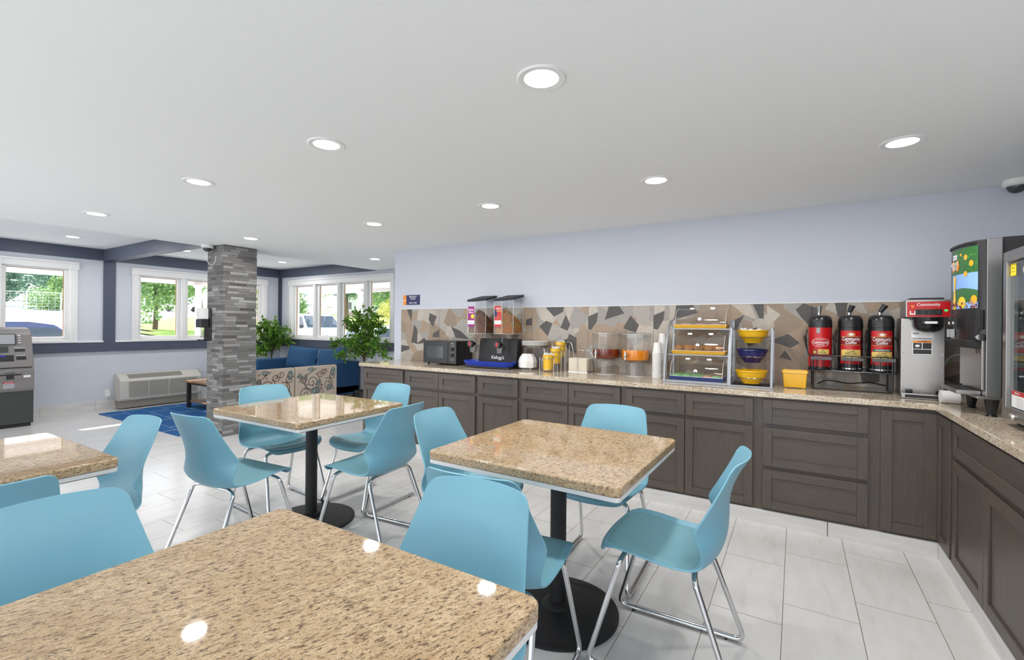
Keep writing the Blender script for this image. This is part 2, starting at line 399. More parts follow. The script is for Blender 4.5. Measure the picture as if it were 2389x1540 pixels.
    def build(s, name, parent=None, label=None, smooth=35, wn=True):
        o = bpy.data.objects.new(name, s.mesh(name, smooth)); C.objects.link(o)
        if parent: o.parent = parent
        if label: o['label'] = label
        if smooth and wn: w = o.modifiers.new('face_weighted_shading', 'WEIGHTED_NORMAL'); w.keep_sharp = True; w.weight = 80
        return o
def tag(o, label, cat, group=None, kind=None):
    o['label'] = label; o['category'] = cat
    if group: o['group'] = group
    if kind: o['kind'] = kind
    return o
def thing(name, label, cat, loc=(0, 0, 0), rz=0, group=None, kind=None):
    o = bpy.data.objects.new(name, None); C.objects.link(o); o.location = loc; o.rotation_euler = (0, 0, rz); o.empty_display_size = .05
    return tag(o, label, cat, group, kind)
def struct(name, mb, label=None, parent=None, smooth=35):
    o = mb.build(name, parent, label, smooth)
    if not parent: o['kind'] = 'structure'
    return o
def dup(root, loc, rz, label=None, group=None):
    r = root.copy(); C.objects.link(r); r.location = loc; r.rotation_euler = (0, 0, rz)
    if label: r['label'] = label
    if group: r['group'] = group
    for ch in list(root.children):
        c = ch.copy(); C.objects.link(c); c.parent = r
        for g in list(ch.children):
            d = g.copy(); C.objects.link(d); d.parent = c
    return r
def rrect(x0, x1, y0, y1, r, seg=6):
    out = []
    for (cx, cy, a) in ((x1 - r, y1 - r, 0), (x0 + r, y1 - r, pi / 2), (x0 + r, y0 + r, pi), (x1 - r, y0 + r, 1.5 * pi)):
        for k in range(seg + 1): out.append((cx + r * cos(a + pi / 2 * k / seg), cy + r * sin(a + pi / 2 * k / seg)))
    return out
CLG, LCLG, XE, WX, NY, SY = 2.293, 2.472, -6.16, -9.1, 5.65, -2.8
# ================================================================ SETTING
struct('floor', MB().box(WX - .15, 1.5, SY, NY + .15, -.12, 0, 'floor_tile'))
struct('ceiling', MB().box(XE, 1.5, SY, NY + .15, CLG, CLG + .30, 'ceiling_paint').box(WX - .15, XE, SY, NY + .15, LCLG, LCLG + .12, 'ceiling_paint'))
struct('wall_north', MB().box(-4.37, 1.5, 4.25, 4.40, 0, CLG, 'wall_paint').box(-4.37, -4.25, 4.40, NY, 0, CLG, 'wall_paint'))
struct('wall_east', MB().box(1.38, 1.5, SY, 4.25, 0, CLG, 'wall_paint'))
W1, W2 = (1.70, 2.39), (3.22, 5.27)          # openings in the west wall (y), z 1.07..2.13
m = MB()
for a, b, z0, z1 in ((SY, NY + .15, 0, 1.07), (SY, NY + .15, 2.14, LCLG), (SY, W1[0], 1.07, 2.14), (W1[1], W2[0], 1.07, 2.14), (W2[1], NY + .15, 1.07, 2.14)):
    m.box(WX - .15, WX, a, b, z0, z1, 'lounge_paint')
struct('wall_west', m)
W3 = (-8.68, -5.90)
m = MB()
for a, b, z0, z1 in ((WX, -4.25, 0, 1.07), (WX, -4.25, 2.14, LCLG), (WX, W3[0], 1.07, 2.14), (W3[1], -4.25, 1.07, 2.14)):
    m.box(a, b, NY, NY + .15, z0, z1, 'lounge_paint')
struct('wall_lounge_north', m)
# navy bands
m = MB().box(WX, WX + .018, SY, NY, 2.30, LCLG, 'navy_paint').box(WX, XE + 1.9, NY - .018, NY, 2.30, LCLG, 'navy_paint')
struct('trim_1', m, 'slate blue band under the lounge ceiling')
def rail(m, x0, x1, y0, y1, dx, dy):
    m.box(x0, x1, y0, y1, .905, 1.045, 'navy_paint')
    m.box(x0 - (.02 if dx < 0 else 0), x1 + (.02 if dx > 0 else 0), y0 - (.022 if dy < 0 else 0), y1, .905, .93, 'navy_paint', .006)
m = MB(); rail(m, WX, WX + .02, SY, NY, 1, 0); rail(m, WX + .02, -4.37, NY - .02, NY, 0, -1)
struct('trim_2', m, 'slate blue chair rail along the lounge walls')
struct('trim_3', MB().box(WX, WX + .02, 2.775, 2.922, 1.045, 2.30, 'navy_paint'), 'slate blue pilaster strip on the west wall')
struct('trim_4', MB().box(WX, WX + .02, 5.60, NY - .02, 1.045, 2.30, 'navy_paint').box(WX + .02, WX + .06, NY - .02, NY, 1.045, 2.30, 'navy_paint'), 'slate blue corner strip')
struct('trim_5', MB().box(WX + .018, XE - .02, 2.775, 2.922, 2.30, LCLG, 'navy_paint'), 'slate blue ceiling beam')
struct('trim_6', MB().box(WX, WX + .03, 2.922, NY, 1.045, 1.07, 'white_trim').box(WX, WX + .03, SY, 2.775, 1.045, 1.07, 'white_trim'), 'white ledge above the chair rail')
struct('trim_7', MB().box(XE - .02, XE, SY, 2.80, CLG, LCLG, 'ceiling_paint').box(XE - .02, XE, 3.35, NY, CLG, LCLG, 'ceiling_paint'), 'edge of the lower ceiling')
m = MB()
for k in range(12):
    y0 = SY + k * .61; m.box(WX, WX + .012, y0 + .001, min(y0 + .609, NY), 0, .15, 'base_tile')
struct('baseboard_west', m)
m = MB()
for k in range(8):
    x0 = WX + .02 + k * .61; m.box(x0 + .001, min(x0 + .609, -4.37), NY - .012, NY, 0, .15, 'base_tile')
struct('baseboard_lounge_north', m)
m = MB()
x = .187
while x > -4.3:
    m.box(max(x - .608, -4.25), x - .002, 3.642, 3.66, 0, .094, 'base_tile'); x -= .61
m.box(.189, .735, 3.642, 3.66, 0, .094, 'base_tile')
struct('baseboard_counter', m)
m = MB(); y = 3.64
while y > -.2:
    m.box(.728, .75, y - .608, y - .002, 0, .094, 'base_tile'); y -= .61
struct('baseboard_counter_east', m)
# windows: casing, sashes, panes
def window(name, along, lo, hi, mulls, fixed, sgn):
    """along 'y' on the west wall (room side +x) or 'x' on the north wall (room side -y)"""
    root = bpy.data.objects.new(name, None); C.objects.link(root); root['kind'] = 'structure'
    def bx(m, a, b, d0, d1, z0, z1, mat, bev=0):
        if along == 'y': m.box(WX + d0, WX + d1, a, b, z0, z1, mat, bev)
        else: m.box(a, b, NY - d1, NY - d0, z0, z1, mat, bev)
    m = MB(); cw = .085
    bx(m, lo - cw, lo, -.02, .028, 1.07, 2.16, 'white_trim', .006); bx(m, hi, hi + cw, -.02, .028, 1.07, 2.16, 'white_trim', .006)
    bx(m, lo - cw, hi + cw, -.02, .028, 2.125, 2.225, 'white_trim', .006); bx(m, lo - cw, hi + cw, 0, .045, 2.205, 2.235, 'white_trim', .006)
    for e in (lo - cw - .012, hi + .0): bx(m, e, e + cw + .012, 0, .04, 2.12, 2.235, 'white_trim', .006)
    bx(m, lo - cw, hi + cw, -.12, .035, 1.045, 1.085, 'white_trim', .006)
    for e in (lo - cw + .02, hi + .035): bx(m, e, e + .012, .02, .036, 1.07, 2.12, 'white_trim')
    for e in (lo - .004, hi - .010): bx(m, e, e + .014, -.149, 0, 1.075, 2.135, 'white_trim')
    bx(m, lo, hi, -.149, 0, 2.128, 2.141, 'white_trim')
    m.build('casing', root)
    edges = [lo] + mulls + [hi]
    for i, c in enumerate(mulls):
        q = MB(); bx(q, c - .035, c + .035, -.1, .02, 1.085, 2.125, 'white_trim', .008); bx(q, c - .012, c + .012, .018, .028, 1.085, 2.125, 'white_trim'); q.build('mullion', root)
    for a, b in zip(edges[:-1], edges[1:]):
        a2 = a + (.035 if a != lo else 0); b2 = b - (.035 if b != hi else 0); q = MB(); w = .05
        bx(q, a2, a2 + w, -.07, -.03, 1.085, 2.125, 'white_trim', .008); bx(q, b2 - w, b2, -.07, -.03, 1.085, 2.125, 'white_trim', .008)
        bx(q, a2 + w - .009, b2 - w + .009, -.068, -.033, 1.0855, 1.135, 'white_trim', .006); bx(q, a2 + w - .009, b2 - w + .009, -.068, -.033, 2.105, 2.127, 'white_trim', .006)
        for e in (a2 + w - .001, b2 - w - .006): bx(q, e, e + .007, -.072, -.058, 1.135, 2.105, 'sash_wood')
        bx(q, a2 + w, b2 - w, -.085, -.058, 2.099, 2.107, 'sash_wood')
        q.build('sash', root)
        q = MB(); bx(q, a2 + w, b2 - w, -.088, -.084, 1.13, 2.105, 'window_glass'); q.build('pane', root)
    return root
window('window_1', 'y', W1[0], W1[1], [], 0, 1)
window('window_2', 'y', W2[0], W2[1], [3.872, 4.60], 0, 1)
window('window_3', 'x', W3[0], W3[1], [-7.965, -7.255, -6.53], 0, -1)
# stone column
o = struct('column', MB().box(-6.17, -5.80, 2.886, 3.285, 0, CLG, 'ledger_stone'))
tag(o, 'square column clad in grey ledger stone strips between lounge and dining area', 'column')
# backsplash
m = MB().box(-4.245, 1.38, 4.243, 4.25, .915, 1.548, 'mosaic_tile')
m.box(-4.25, 1.38, 4.238, 4.25, 1.548, 1.556, 'laminate_white')
for x in (-3.618, -2.99, -2.357, -1.728, -1.098, -.465, .107, .74): m.box(x - .0012, x + .0012, 4.2424, 4.244, .916, 1.548, 'mosaic_seam')
DARK = DARKPOLY = []
DARK = [  # dark facets, metres on the wall (x, z), read off the photograph
 [(-4.15, 1.55), (-4.06, 1.55), (-4.07, 1.40)], [(-3.77, 1.50), (-3.66, 1.46), (-3.72, 1.33), (-3.79, 1.42)],
 [(-4.02, 1.36), (-3.97, 1.30), (-3.97, 1.12), (-4.07, 1.14)], [(-3.62, 1.30), (-3.62, 1.21), (-3.73, 1.21), (-3.71, 1.26)],
 [(-3.44, 1.34), (-3.30, 1.29), (-3.18, 1.20), (-3.37, 1.21)], [(-3.99, 1.12), (-3.86, 1.20), (-3.82, 1.17), (-3.88, 1.13)],
 [(-4.24, 1.10), (-4.10, 1.09), (-4.10, 1.05), (-4.24, 1.01)],
 [(-2.20, 1.55), (-1.99, 1.55), (-2.0, 1.50), (-2.10, 1.45)], [(-2.43, 1.42), (-2.357, 1.44), (-2.357, 1.36), (-2.43, 1.36)],
 [(-2.27, 1.35), (-2.19, 1.41), (-2.12, 1.38), (-2.17, 1.25)], [(-2.03, 1.34), (-1.97, 1.47), (-1.92, 1.37), (-1.95, 1.31)],
 [(-1.95, 1.23), (-1.93, 1.28), (-1.85, 1.24), (-1.85, 1.08), (-1.93, 1.12), (-2.02, 1.20)],
 [(-1.728, 1.45), (-1.63, 1.49), (-1.64, 1.40), (-1.70, 1.32), (-1.728, 1.33)], [(-1.52, 1.55), (-1.42, 1.55), (-1.37, 1.48), (-1.56, 1.42)],
 [(-1.31, 1.46), (-1.23, 1.37), (-1.26, 1.30), (-1.38, 1.34)], [(-1.098, 1.46), (-1.0, 1.50), (-1.01, 1.42), (-1.06, 1.33), (-1.098, 1.34)],
 [(-.90, 1.55), (-.76, 1.55), (-.72, 1.48), (-.92, 1.42)], [(-.465, 1.40), (-.36, 1.46), (-.42, 1.33), (-.465, 1.34)],
 [(-.30, 1.55), (-.22, 1.55), (-.22, 1.43), (-.25, 1.43)], [(-.18, 1.25), (-.05, 1.31), (.03, 1.24), (-.03, 1.20)],
 [(0.0, 1.50), (.05, 1.55), (.16, 1.50), (.10, 1.36), (.03, 1.45)], [(-.38, 1.30), (-.27, 1.36), (-.25, 1.24), (-.33, 1.20)],
 [(.25, 1.55), (.33, 1.55), (.32, 1.46), (.27, 1.44)], [(-.11, 1.12), (-.07, 1.18), (-.02, 1.10)],
 [(.12, 1.12), (.20, 1.18), (.24, 1.05), (.15, 1.02)], [(.40, 1.06), (.52, 1.08), (.52, .97), (.42, .95)],
 [(.86, 1.02), (1.02, 1.09), (1.03, .99), (.96, .96)], [(.74, 1.30), (.86, 1.34), (.84, 1.22), (.76, 1.20)]]
for p in DARK: m.prism(p, 'y', 4.2424, 4.2432, 'mosaic_dark')
CREAM = [[(-3.95, 1.55), (-3.86, 1.55), (-3.90, 1.40), (-3.98, 1.42)], [(-2.30, 1.50), (-2.22, 1.54), (-2.11, 1.45), (-2.16, 1.38), (-2.25, 1.42)],
 [(-1.98, 1.55), (-1.88, 1.55), (-1.94, 1.40)], [(-1.726, 1.55), (-1.64, 1.55), (-1.63, 1.50), (-1.726, 1.455)], [(-1.096, 1.55), (-1.0, 1.55), (-1.0, 1.505), (-1.096, 1.465)],
 [(-1.26, 1.30), (-1.10, 1.30), (-1.10, 1.36), (-1.23, 1.37)], [(-.46, 1.55), (-.32, 1.55), (-.27, 1.42), (-.36, 1.46)], [(-.2, 1.54), (-.1, 1.46), (-.19, 1.36)]]
for p in CREAM: m.prism(p, 'y', 4.2425, 4.2433, 'mosaic_cream')
o = struct('backsplash', m); o['label'] = 'mosaic tile backsplash of grey, tan and dark facets above the counter'; o['category'] = 'backsplash'
# ================================================================ DOWNLIGHTS
def downlight_proto(z):
    r = thing('ceiling_downlight', 'x', 'ceiling light', (0, 0, z), 0, 'recessed ceiling downlights')
    MB().lathe([(.066, -.004), (.088, -.006), (.095, -.001), (.095, 0), (.066, 0)], 'lamp_trim', n=32, cap=False).build('trim_ring', r)
    MB().lathe([(.0, -.0035), (.066, -.0035), (.066, -.001), (0, -.001)], 'lamp_glow', n=32).build('diffuser', r)
    return r
def lamp_light(r, w):
    L = bpy.data.lights.new('downlight_lamp', 'AREA'); L.shape = 'DISK'; L.size = .125; L.energy = w; L.color = (1, .985, .955)
    o = bpy.data.objects.new('downlight_lamp', L); C.objects.link(o); o.parent = r; o.location = (0, 0, -.008)
DL = [(-.83, 1.55, 'largest and nearest round ceiling light, above the middle table'), (-2.10, 1.55, 'round ceiling light second from the biggest one, toward the lounge'),
 (-3.40, 1.53, 'round ceiling light third from the biggest one in the front row'), (-5.18, 1.53, 'round ceiling light at the lounge end of the front row'),
 (.45, 3.0, 'round ceiling light nearest the coffee brewer corner'), (-.77, 3.0, 'round ceiling light above the pastry case'),
 (-2.05, 3.0, 'round ceiling light above the cereal dispenser'), (-3.36, 3.0, 'round ceiling light above the left end of the counter'),
 (-5.14, 2.84, 'round ceiling light just right of the stone column'), (-5.13, 4.60, 'round ceiling light in front of the four-pane window')]
DL += [(.45, 1.53, 'round ceiling light above the right counter run, outside the picture'), (.45, .06, 'round ceiling light beside the viewer, outside the picture')]
dl0 = downlight_proto(CLG)
for i, (x, y, lb) in enumerate(DL):
    r = dl0 if i == 0 else dup(dl0, (x, y, CLG), 0)
    r.location = (x, y, CLG); r['label'] = lb
for r in [o for o in C.objects if o.name.startswith('ceiling_downlight')]: lamp_light(r, LAMP_W)
for x, y, lb in ((-8.11, 2.156, 'round light in the raised lounge ceiling above window nearest the cash machine'), (-8.04, 3.445, 'round light in the raised lounge ceiling just left of the column'), (-7.94, 4.956, 'round light in the raised lounge ceiling near the blue corner')):
    r = thing('ceiling_downlight', lb, 'ceiling light', (x, y, LCLG), 0, 'recessed ceiling downlights')
    for ch in dl0.children:
        if ch.type == 'MESH': c = ch.copy(); C.objects.link(c); c.parent = r
    lamp_light(r, LAMP_W)
# ================================================================ COUNTER AND CABINETS
G = .006
def shaker(m, a, b, z0, z1, frame, mat_f, mat_p, P):
    """a recessed panel door drawn with P(a,b,d0,d1,z0,z1,mat,bev); d grows toward the room"""
    P(m, a, b, 0, .009, z0, z1, mat_p, 0)
    P(m, a, a + frame, .009, .02, z0, z1, mat_f, .002); P(m, b - frame, b, .009, .02, z0, z1, mat_f, .002)
    P(m, a + frame, b - frame, .009, .02, z0, z0 + frame, 'cab_wood_h', .002); P(m, a + frame, b - frame, .009, .02, z1 - frame, z1, 'cab_wood_h', .002)
def north_P(m, a, b, d0, d1, z0, z1, mat, bev): m.box(a, b, 3.655 - d1, 3.655 - d0, z0, z1, mat, bev)
def east_P(m, a, b, d0, d1, z0, z1, mat, bev): m.box(.735 - d1, .735 - d0, a, b, z0, z1, mat, bev)
def cab(label, x0, x1, fronts):
    c = thing('base_cabinet', label, 'cabinet', (0, 0, 0), 0, 'wooden base cabinets under the counter')
    MB().box(x0, x1, 3.655, 4.235, .094, .875, 'cab_frame').build('carcass', c)
    for kind, a, b, z0, z1 in fronts:
        m = MB(); shaker(m, a, b, z0, z1, .055, 'cab_wood_v', 'cab_wood_h' if kind == 'drawer_front' else 'cab_wood_v', north_P); m.build(kind, c)
    return c
D, O = 'drawer_front', 'door'
cab('brown base cabinet at the lounge end of the long counter', -4.25, -3.582, [(D, -4.226, -3.607, .695, .86), (O, -4.226, -3.607, .112, .667)])
cab('brown base cabinet with two drawers below the microwave', -3.582, -2.625, [(D, -3.556, -3.111, .695, .86), (D, -3.106, -2.645, .695, .86), (O, -3.556, -3.111, .112, .667), (O, -3.106, -2.645, .112, .667)])
cab('narrow brown base cabinet with one drawer below the blue oval tray', -2.625, -2.143, [(D, -2.604, -2.164, .695, .86), (O, -2.604, -2.164, .112, .667)])
cab('brown two-door base cabinet below the juice jugs', -2.143, -1.18, [(D, -2.122, -1.662, .695, .86), (D, -1.657, -1.203, .695, .86), (O, -2.122, -1.662, .112, .667), (O, -1.657, -1.203, .112, .667)])
cab('brown two-door base cabinet below the pastry case', -1.18, -.218, [(D, -1.156, -.705, .695, .86), (D, -.70, -.249, .695, .86), (O, -1.156, -.705, .112, .667), (O, -.70, -.249, .112, .667)])
cab('brown cabinet of three wide drawers below the coffee urns', -.218, .424, [(D, -.187, .394, .695, .862), (D, -.187, .394, .405, .668), (D, -.187, .394, .112, .38)])
c = thing('base_cabinet', 'brown corner base cabinet with a tall door in two leaves below the coffee brewer', 'cabinet', (0, 0, 0), 0, 'wooden base cabinets under the counter')
MB().prism([(.424, 3.655), (.735, 3.655), (.735, 3.35), (1.375, 3.35), (1.375, 4.235), (.424, 4.235)], 'z', .094, .875, 'cab_frame').build('carcass', c)
m = MB(); shaker(m, .455, .716, .112, .855, .057, 'cab_wood_v', 'cab_wood_v', north_P); m.build('door', c)
m = MB(); shaker(m, 3.368, 3.635, .112, .855, .057, 'cab_wood_v', 'cab_wood_v', east_P); m.build('door', c)
c = thing('base_cabinet', 'brown base cabinet on the right wall with a wide drawer above two doors', 'cabinet', (0, 0, 0), 0, 'wooden base cabinets under the counter')
MB().box(.735, 1.375, 2.31, 3.35, .094, .875, 'cab_frame').build('carcass', c)
m = MB(); shaker(m, 2.34, 3.322, .69, .86, .055, 'cab_wood_v', 'cab_wood_h', east_P); m.build('drawer_front', c)
m = MB(); shaker(m, 2.843, 3.322, .112, .66, .057, 'cab_wood_v', 'cab_wood_v', east_P); m.build('door', c)
m = MB(); shaker(m, 2.34, 2.838, .112, .66, .057, 'cab_wood_v', 'cab_wood_v', east_P); m.build('door', c)
c = thing('base_cabinet', 'brown base cabinet on the right wall, nearest the viewer', 'cabinet', (0, 0, 0), 0, 'wooden base cabinets under the counter')
MB().box(.735, 1.375, 1.35, 2.308, .094, .875, 'cab_frame').build('carcass', c)
m = MB(); shaker(m, 1.37, 2.285, .69, .86, .055, 'cab_wood_v', 'cab_wood_h', east_P); m.build('drawer_front', c)
m = MB(); shaker(m, 1.37, 1.825, .112, .66, .057, 'cab_wood_v', 'cab_wood_v', east_P); m.build('door', c)
m = MB(); shaker(m, 1.83, 2.285, .112, .66, .057, 'cab_wood_v', 'cab_wood_v', east_P); m.build('door', c)
m = MB().prism([(-4.29, 3.62), (.70, 3.62), (.70, 1.33), (1.378, 1.33), (1.378, 4.238), (-4.29, 4.238)], 'z', .877, .915, 'granite_counter', .004, 2)
tag(m.build('granite_worktop'), 'speckled granite worktop running along the wall and round the corner', 'countertop')
CT = .9155
# ================================================================ DINING TABLES
def table(label, x, y, rz, w=.89, d=.85):
    t = thing('dining_table', label, 'table', (x, y, 0), rz, 'granite topped dining tables')
    MB().prism(rrect(-w / 2, w / 2, -d / 2, d / 2, .03), 'z', .753, .790, 'granite_gold', .007, 3, 'caps').build('tabletop', t)
    MB().prism(rrect(-w / 2 + .004, w / 2 - .004, -d / 2 + .004, d / 2 - .004, .02), 'z', .7345, .7525, 'laminate_white', .003, 2, 'caps').build('edge_board', t, 'white laminate edge')
    MB().prism(rrect(-w / 2 + .03, w / 2 - .03, -d / 2 + .03, d / 2 - .03, .02), 'z', .726, .7343, 'plywood').build('underlay', t, 'thin brown plywood underside')
    MB().lathe([(.038, .03), (.038, .712)], 'black_iron', n=28).build('pole', t)
    MB().lathe([(.285, 0), (.285, .012), (.26, .02), (.12, .030), (.075, .036), (.06, .05), (.042, .055), (.038, .055)], 'black_iron', n=64).build('base', t)
    m = MB()
    m.box(-.22, .22, -.03, .03, .705, .7258, 'black_iron', .004); m.box(-.03, .03, -.22, .22, .705, .7255, 'black_iron', .004); m.build('bracket', t)
    return t
table('granite dining table in the middle of the right half, nearest the drawers', -.955, 1.995, R(-.5), .89, .86)
table('granite dining table standing beside the stone column', -2.84, 2.0, R(1.5), .90, .85)
table('big foreground granite dining table at the bottom of the picture', -.885, .395, R(.3), .90, .90)
table('granite dining table cut off by the left edge of the picture', -2.80, .35, R(1.0), .86, .86)
# ================================================================ CHAIRS
def crom(tab, n):
    """Catmull-Rom through rows of numbers"""
    out = []; N = len(tab)
    for i in range(N - 1):
        p0, p1, p2, p3 = tab[max(i - 1, 0)], tab[i], tab[i + 1], tab[min(i + 2, N - 1)]
        for k in range(n):
            s = k / n
            out.append(tuple(.5 * ((2 * b) + (c - a) * s + (2 * a - 5 * b + 4 * c - d) * s * s + (-a + 3 * b - 3 * c + d) * s ** 3) for a, b, c, d in zip(p0, p1, p2, p3)))
    out.append(tab[-1]); return out
# centre f,z  edge f,z  half width   (f = forward)
CHAIR = [(.236, .432, .202, .440, .208), (.245, .447, .211, .462, .212), (.236, .465, .200, .482, .216), (.190, .473, .160, .494, .222), (.10, .460, .08, .490, .227), (.0, .445, -.02, .477, .227),
 (-.09, .438, -.10, .474, .225), (-.155, .450, -.145, .484, .222), (-.200, .487, -.163, .512, .221), (-.222, .545, -.152, .558, .226), (-.228, .61, -.134, .606, .228), (-.230, .68, -.168, .675, .214),
 (-.245, .75, -.206, .748, .200), (-.270, .81, -.235, .808, .188), (-.296, .852, -.254, .852, .179), (-.306, .870, -.263, .868, .175)]
def chair_surface():
    rows = crom(CHAIR, 6); ln = [0]
    for a, b in zip(rows[:-1], rows[1:]): ln.append(ln[-1] + math.hypot(a[0] - b[0], a[1] - b[1]))
    L = ln[-1]
    def row_at(q):
        q = min(max(q, 0), L); i = 0
        while i < len(ln) - 2 and ln[i + 1] < q: i += 1
        f = (q - ln[i]) / (ln[i + 1] - ln[i]); return [a + (b - a) * f for a, b in zip(rows[i], rows[i + 1])]
    def drop(u, hw, r):
        x = abs(u) * hw - (hw - r); return 0 if x <= 0 else r - math.sqrt(max(0, r * r - x * x))
    us = [sin(pi / 2 * (-1 + j / 11)) for j in range(23)]; us = [.5 * u + .5 * (-1 + j / 11) for j, u in enumerate(us)]; NV = 64; P = []
    def pt(u, q, lift=0):
        cf, cz, ef, ez, hw = row_at(q); w = abs(u) ** 2.3; return V((hw * u, cf + (ef - cf) * w, cz + (ez - cz) * w))
    for i in range(NV + 1):
        P.append([pt(u, drop(u, .205, .075) + (L - drop(u, .205, .075) - drop(u, .175, .034) - .006 * u * u) * i / NV) for u in us])
    return rows, P, pt, L
def make_chair():
    t = thing('dining_chair', 'x', 'chair', (0, 0, 0), 0, 'light blue plastic sled-base chairs')
    rows, P, pt, L = chair_surface(); m = MB(); m.grid(P, 'blue_plastic')
    bmesh.ops.recalc_face_normals(m.bm, faces=m.bm.faces[:])
    bmesh.ops.solidify(m.bm, geom=m.bm.faces[:], thickness=.007)
    es = [e for e in m.bm.edges if len(e.link_faces) == 2 and e.calc_face_angle(0) > R(60)]
    bmesh.ops.bevel(m.bm, geom=es, offset=.0018, segments=2, affect='EDGES', profile=.5)
    bmesh.ops.recalc_face_normals(m.bm, faces=m.bm.faces[:])
    m.build('shell', t, None, 50)
    # seat pad: a raised inset skin over the seat part of the shell
    Q = []
    for i in range(29):
        k = i / 28; q = .055 + .365 * k; lim = .88 * (1 - .22 * abs(2 * k - 1) ** 8); row = []
        for j in range(17):
            e = -1 + j / 8; lift = .011 * (1 - abs(e) ** 10) * (1 - abs(2 * k - 1) ** 12) - .0015; p = pt(e * lim, q)
            row.append(p + V((0, lift * .6 if k > .85 else 0, lift)))
        Q.append(row)
    m = MB(); m.grid(Q, 'pad_plastic'); bmesh.ops.recalc_face_normals(m.bm, faces=m.bm.faces[:]); m.build('seat_pad', t, 'slightly darker inset seat pad', 60)
    for s in (-1, 1):
        pts = fillet([(s * .13, .135, .437), (s * .186, .14, .428), (s * .222, .262, .0155), (s * .222, -.285, .0155), (s * .186, -.135, .424), (s * .12, -.128, .434)], .045, 6)
        MB().tube(pts, .0112, 'chrome', 12).build('sled_leg', t)
        for f in (.19, -.21): MB().lathe([(.008, 0), (.009, .006)], 'rubber', (s * .222, f, 0), 10).build('foot_glide', t)
    for f, z in ((.135, .437), (-.128, .434)):
        MB().tube([(-.135, f, z), (.135, f, z)], .0112, 'chrome', 12).build('crossbar', t)
    return t
chair0 = make_chair(); used = []
def chair(x, y, heading, label):
    rz = R(heading - 90)
    if used: r = dup(chair0, (x, y, 0), rz, label)
    else: r = chair0; r.location = (x, y, 0); r.rotation_euler = (0, 0, rz); r['label'] = label
    used.append(r); return r
chair(-.45, 1.975, 182, 'light blue chair at right of the middle table, its back toward the corner cabinets')
chair(-.925, 2.49, -88, 'light blue chair between the middle table and the counter, facing the viewer')
chair(-1.49, 2.03, 4, 'light blue chair at the lounge side of the middle table')
chair(-.945, 1.50, 95, 'light blue chair showing its back, tucked behind the foreground chair at the middle table')
chair(-.815, .885, -88, 'big light blue chair on the far side of the foreground table, right of centre')
chair(-2.785, 1.47, 95, 'light blue chair seen from behind in front of the column table, left of its pole')
chair(-3.28, 2.05, -3, 'light blue chair between the stone column and its table, seat facing right')
chair(-2.80, 2.47, -89, 'light blue chair on the far side of the column table, nearest the counter')
chair(-2.285, 2.05, 186, 'light blue chair with its back to the viewer at the right of the column table')
chair(-2.82, .765, 272, 'light blue chair on the far side of the left-edge table, nearest the blue rug')
chair(-2.297, .33, 180, 'light blue chair at far left, only its low back top showing before the left-edge table')
chair(-1.44, .398, 0, 'largest light blue chair filling the lower left corner beside the foreground table')
# ================================================================ COUNTER ITEMS
XD, ZD, YD = (1, 0, 0), (0, 0, 1), (0, 1, 0)
# wall sign
t = thing('breakfast_sign', 'small navy and orange sign with breakfast hours on the wall above the microwave', 'sign', (-4.075, 4.249, 1.665))
MB().box(-.085, .137, -.006, 0, -.060, .060, 'label_navy', .001).build('plate', t)
MB().box(-.137, -.0855, -.006, 0, -.060, .060, 'label_orange', .001).build('logo_panel', t, 'orange panel with a small sun emblem')
m = MB()
for s, z, sz in (('BREAKFAST', .038, .026), ('HOURS', .012, .026), ('6AM to 9AM', -.038, .025)): m.text(s, sz, 'label_white', (.026, -.0062, z), XD, ZD, .95)
m.build('lettering', t, None, 0)
m = MB(); m.prism([(-.128 + .017 - .012 * cos(pi * k / 10), -.008 + .012 * sin(pi * k / 10)) for k in range(11)], 'y', -.0068, -.006, 'label_white'); m.box(-.128, -.094, -.0068, -.006, -.014, -.011, 'label_white')
m.build('sun_emblem', t, None, 0)
# microwave
t = thing('microwave', 'black countertop microwave oven with two dials left of the cereal dispenser', 'microwave', (-3.355, 3.95, CT))
MB().box(-.235, .235, .006, .275, .014, .265, 'black_plastic', .006).build('body', t)
m = MB().box(-.235, .118, -.012, .006, .016, .264, 'black_plastic', .004); m.build('door', t)
MB().box(-.182, .055, -.0135, -.012, .075, .205, 'dark_glass').build('window', t, 'grey mesh window')
m = MB().box(.121, .235, -.012, .006, .016, .264, 'black_plastic', .004); m.build('control_panel', t)
for z, r in ((.178, .016), (.112, .020)):
    m = MB().lathe([(r, -.026), (r, -.012)], 'black_matte', (.182, 0, z), 20, 'y'); m.box(.180, .184, -.029, -.026, z - r * .8, z + r * .8, 'black_plastic')
    m.build('dial', t)
m = MB().text('RCA', .016, 'label_white', (.182, -.0126, .238), XD, ZD); m.text('POWER  DEFROST', .007, 'label_white', (.182, -.0126, .212), XD, ZD); m.text('MICROWAVE', .008, 'label_white', (.182, -.0126, .062), XD, ZD)
for k in range(9):
    a = pi * (.95 - .22 * k); m.box(.182 + .030 * cos(a) - .002, .182 + .030 * cos(a) + .002, -.0126, -.012, .112 + .030 * sin(a) - .002, .112 + .030 * sin(a) + .002, 'label_white')
m.build('panel_marks', t, None, 0)
for x in (-.19, .19):
    for y in (.03, .24): MB().lathe([(.012, 0), (.012, .014)], 'rubber', (x, y, 0), 10).build('foot', t)
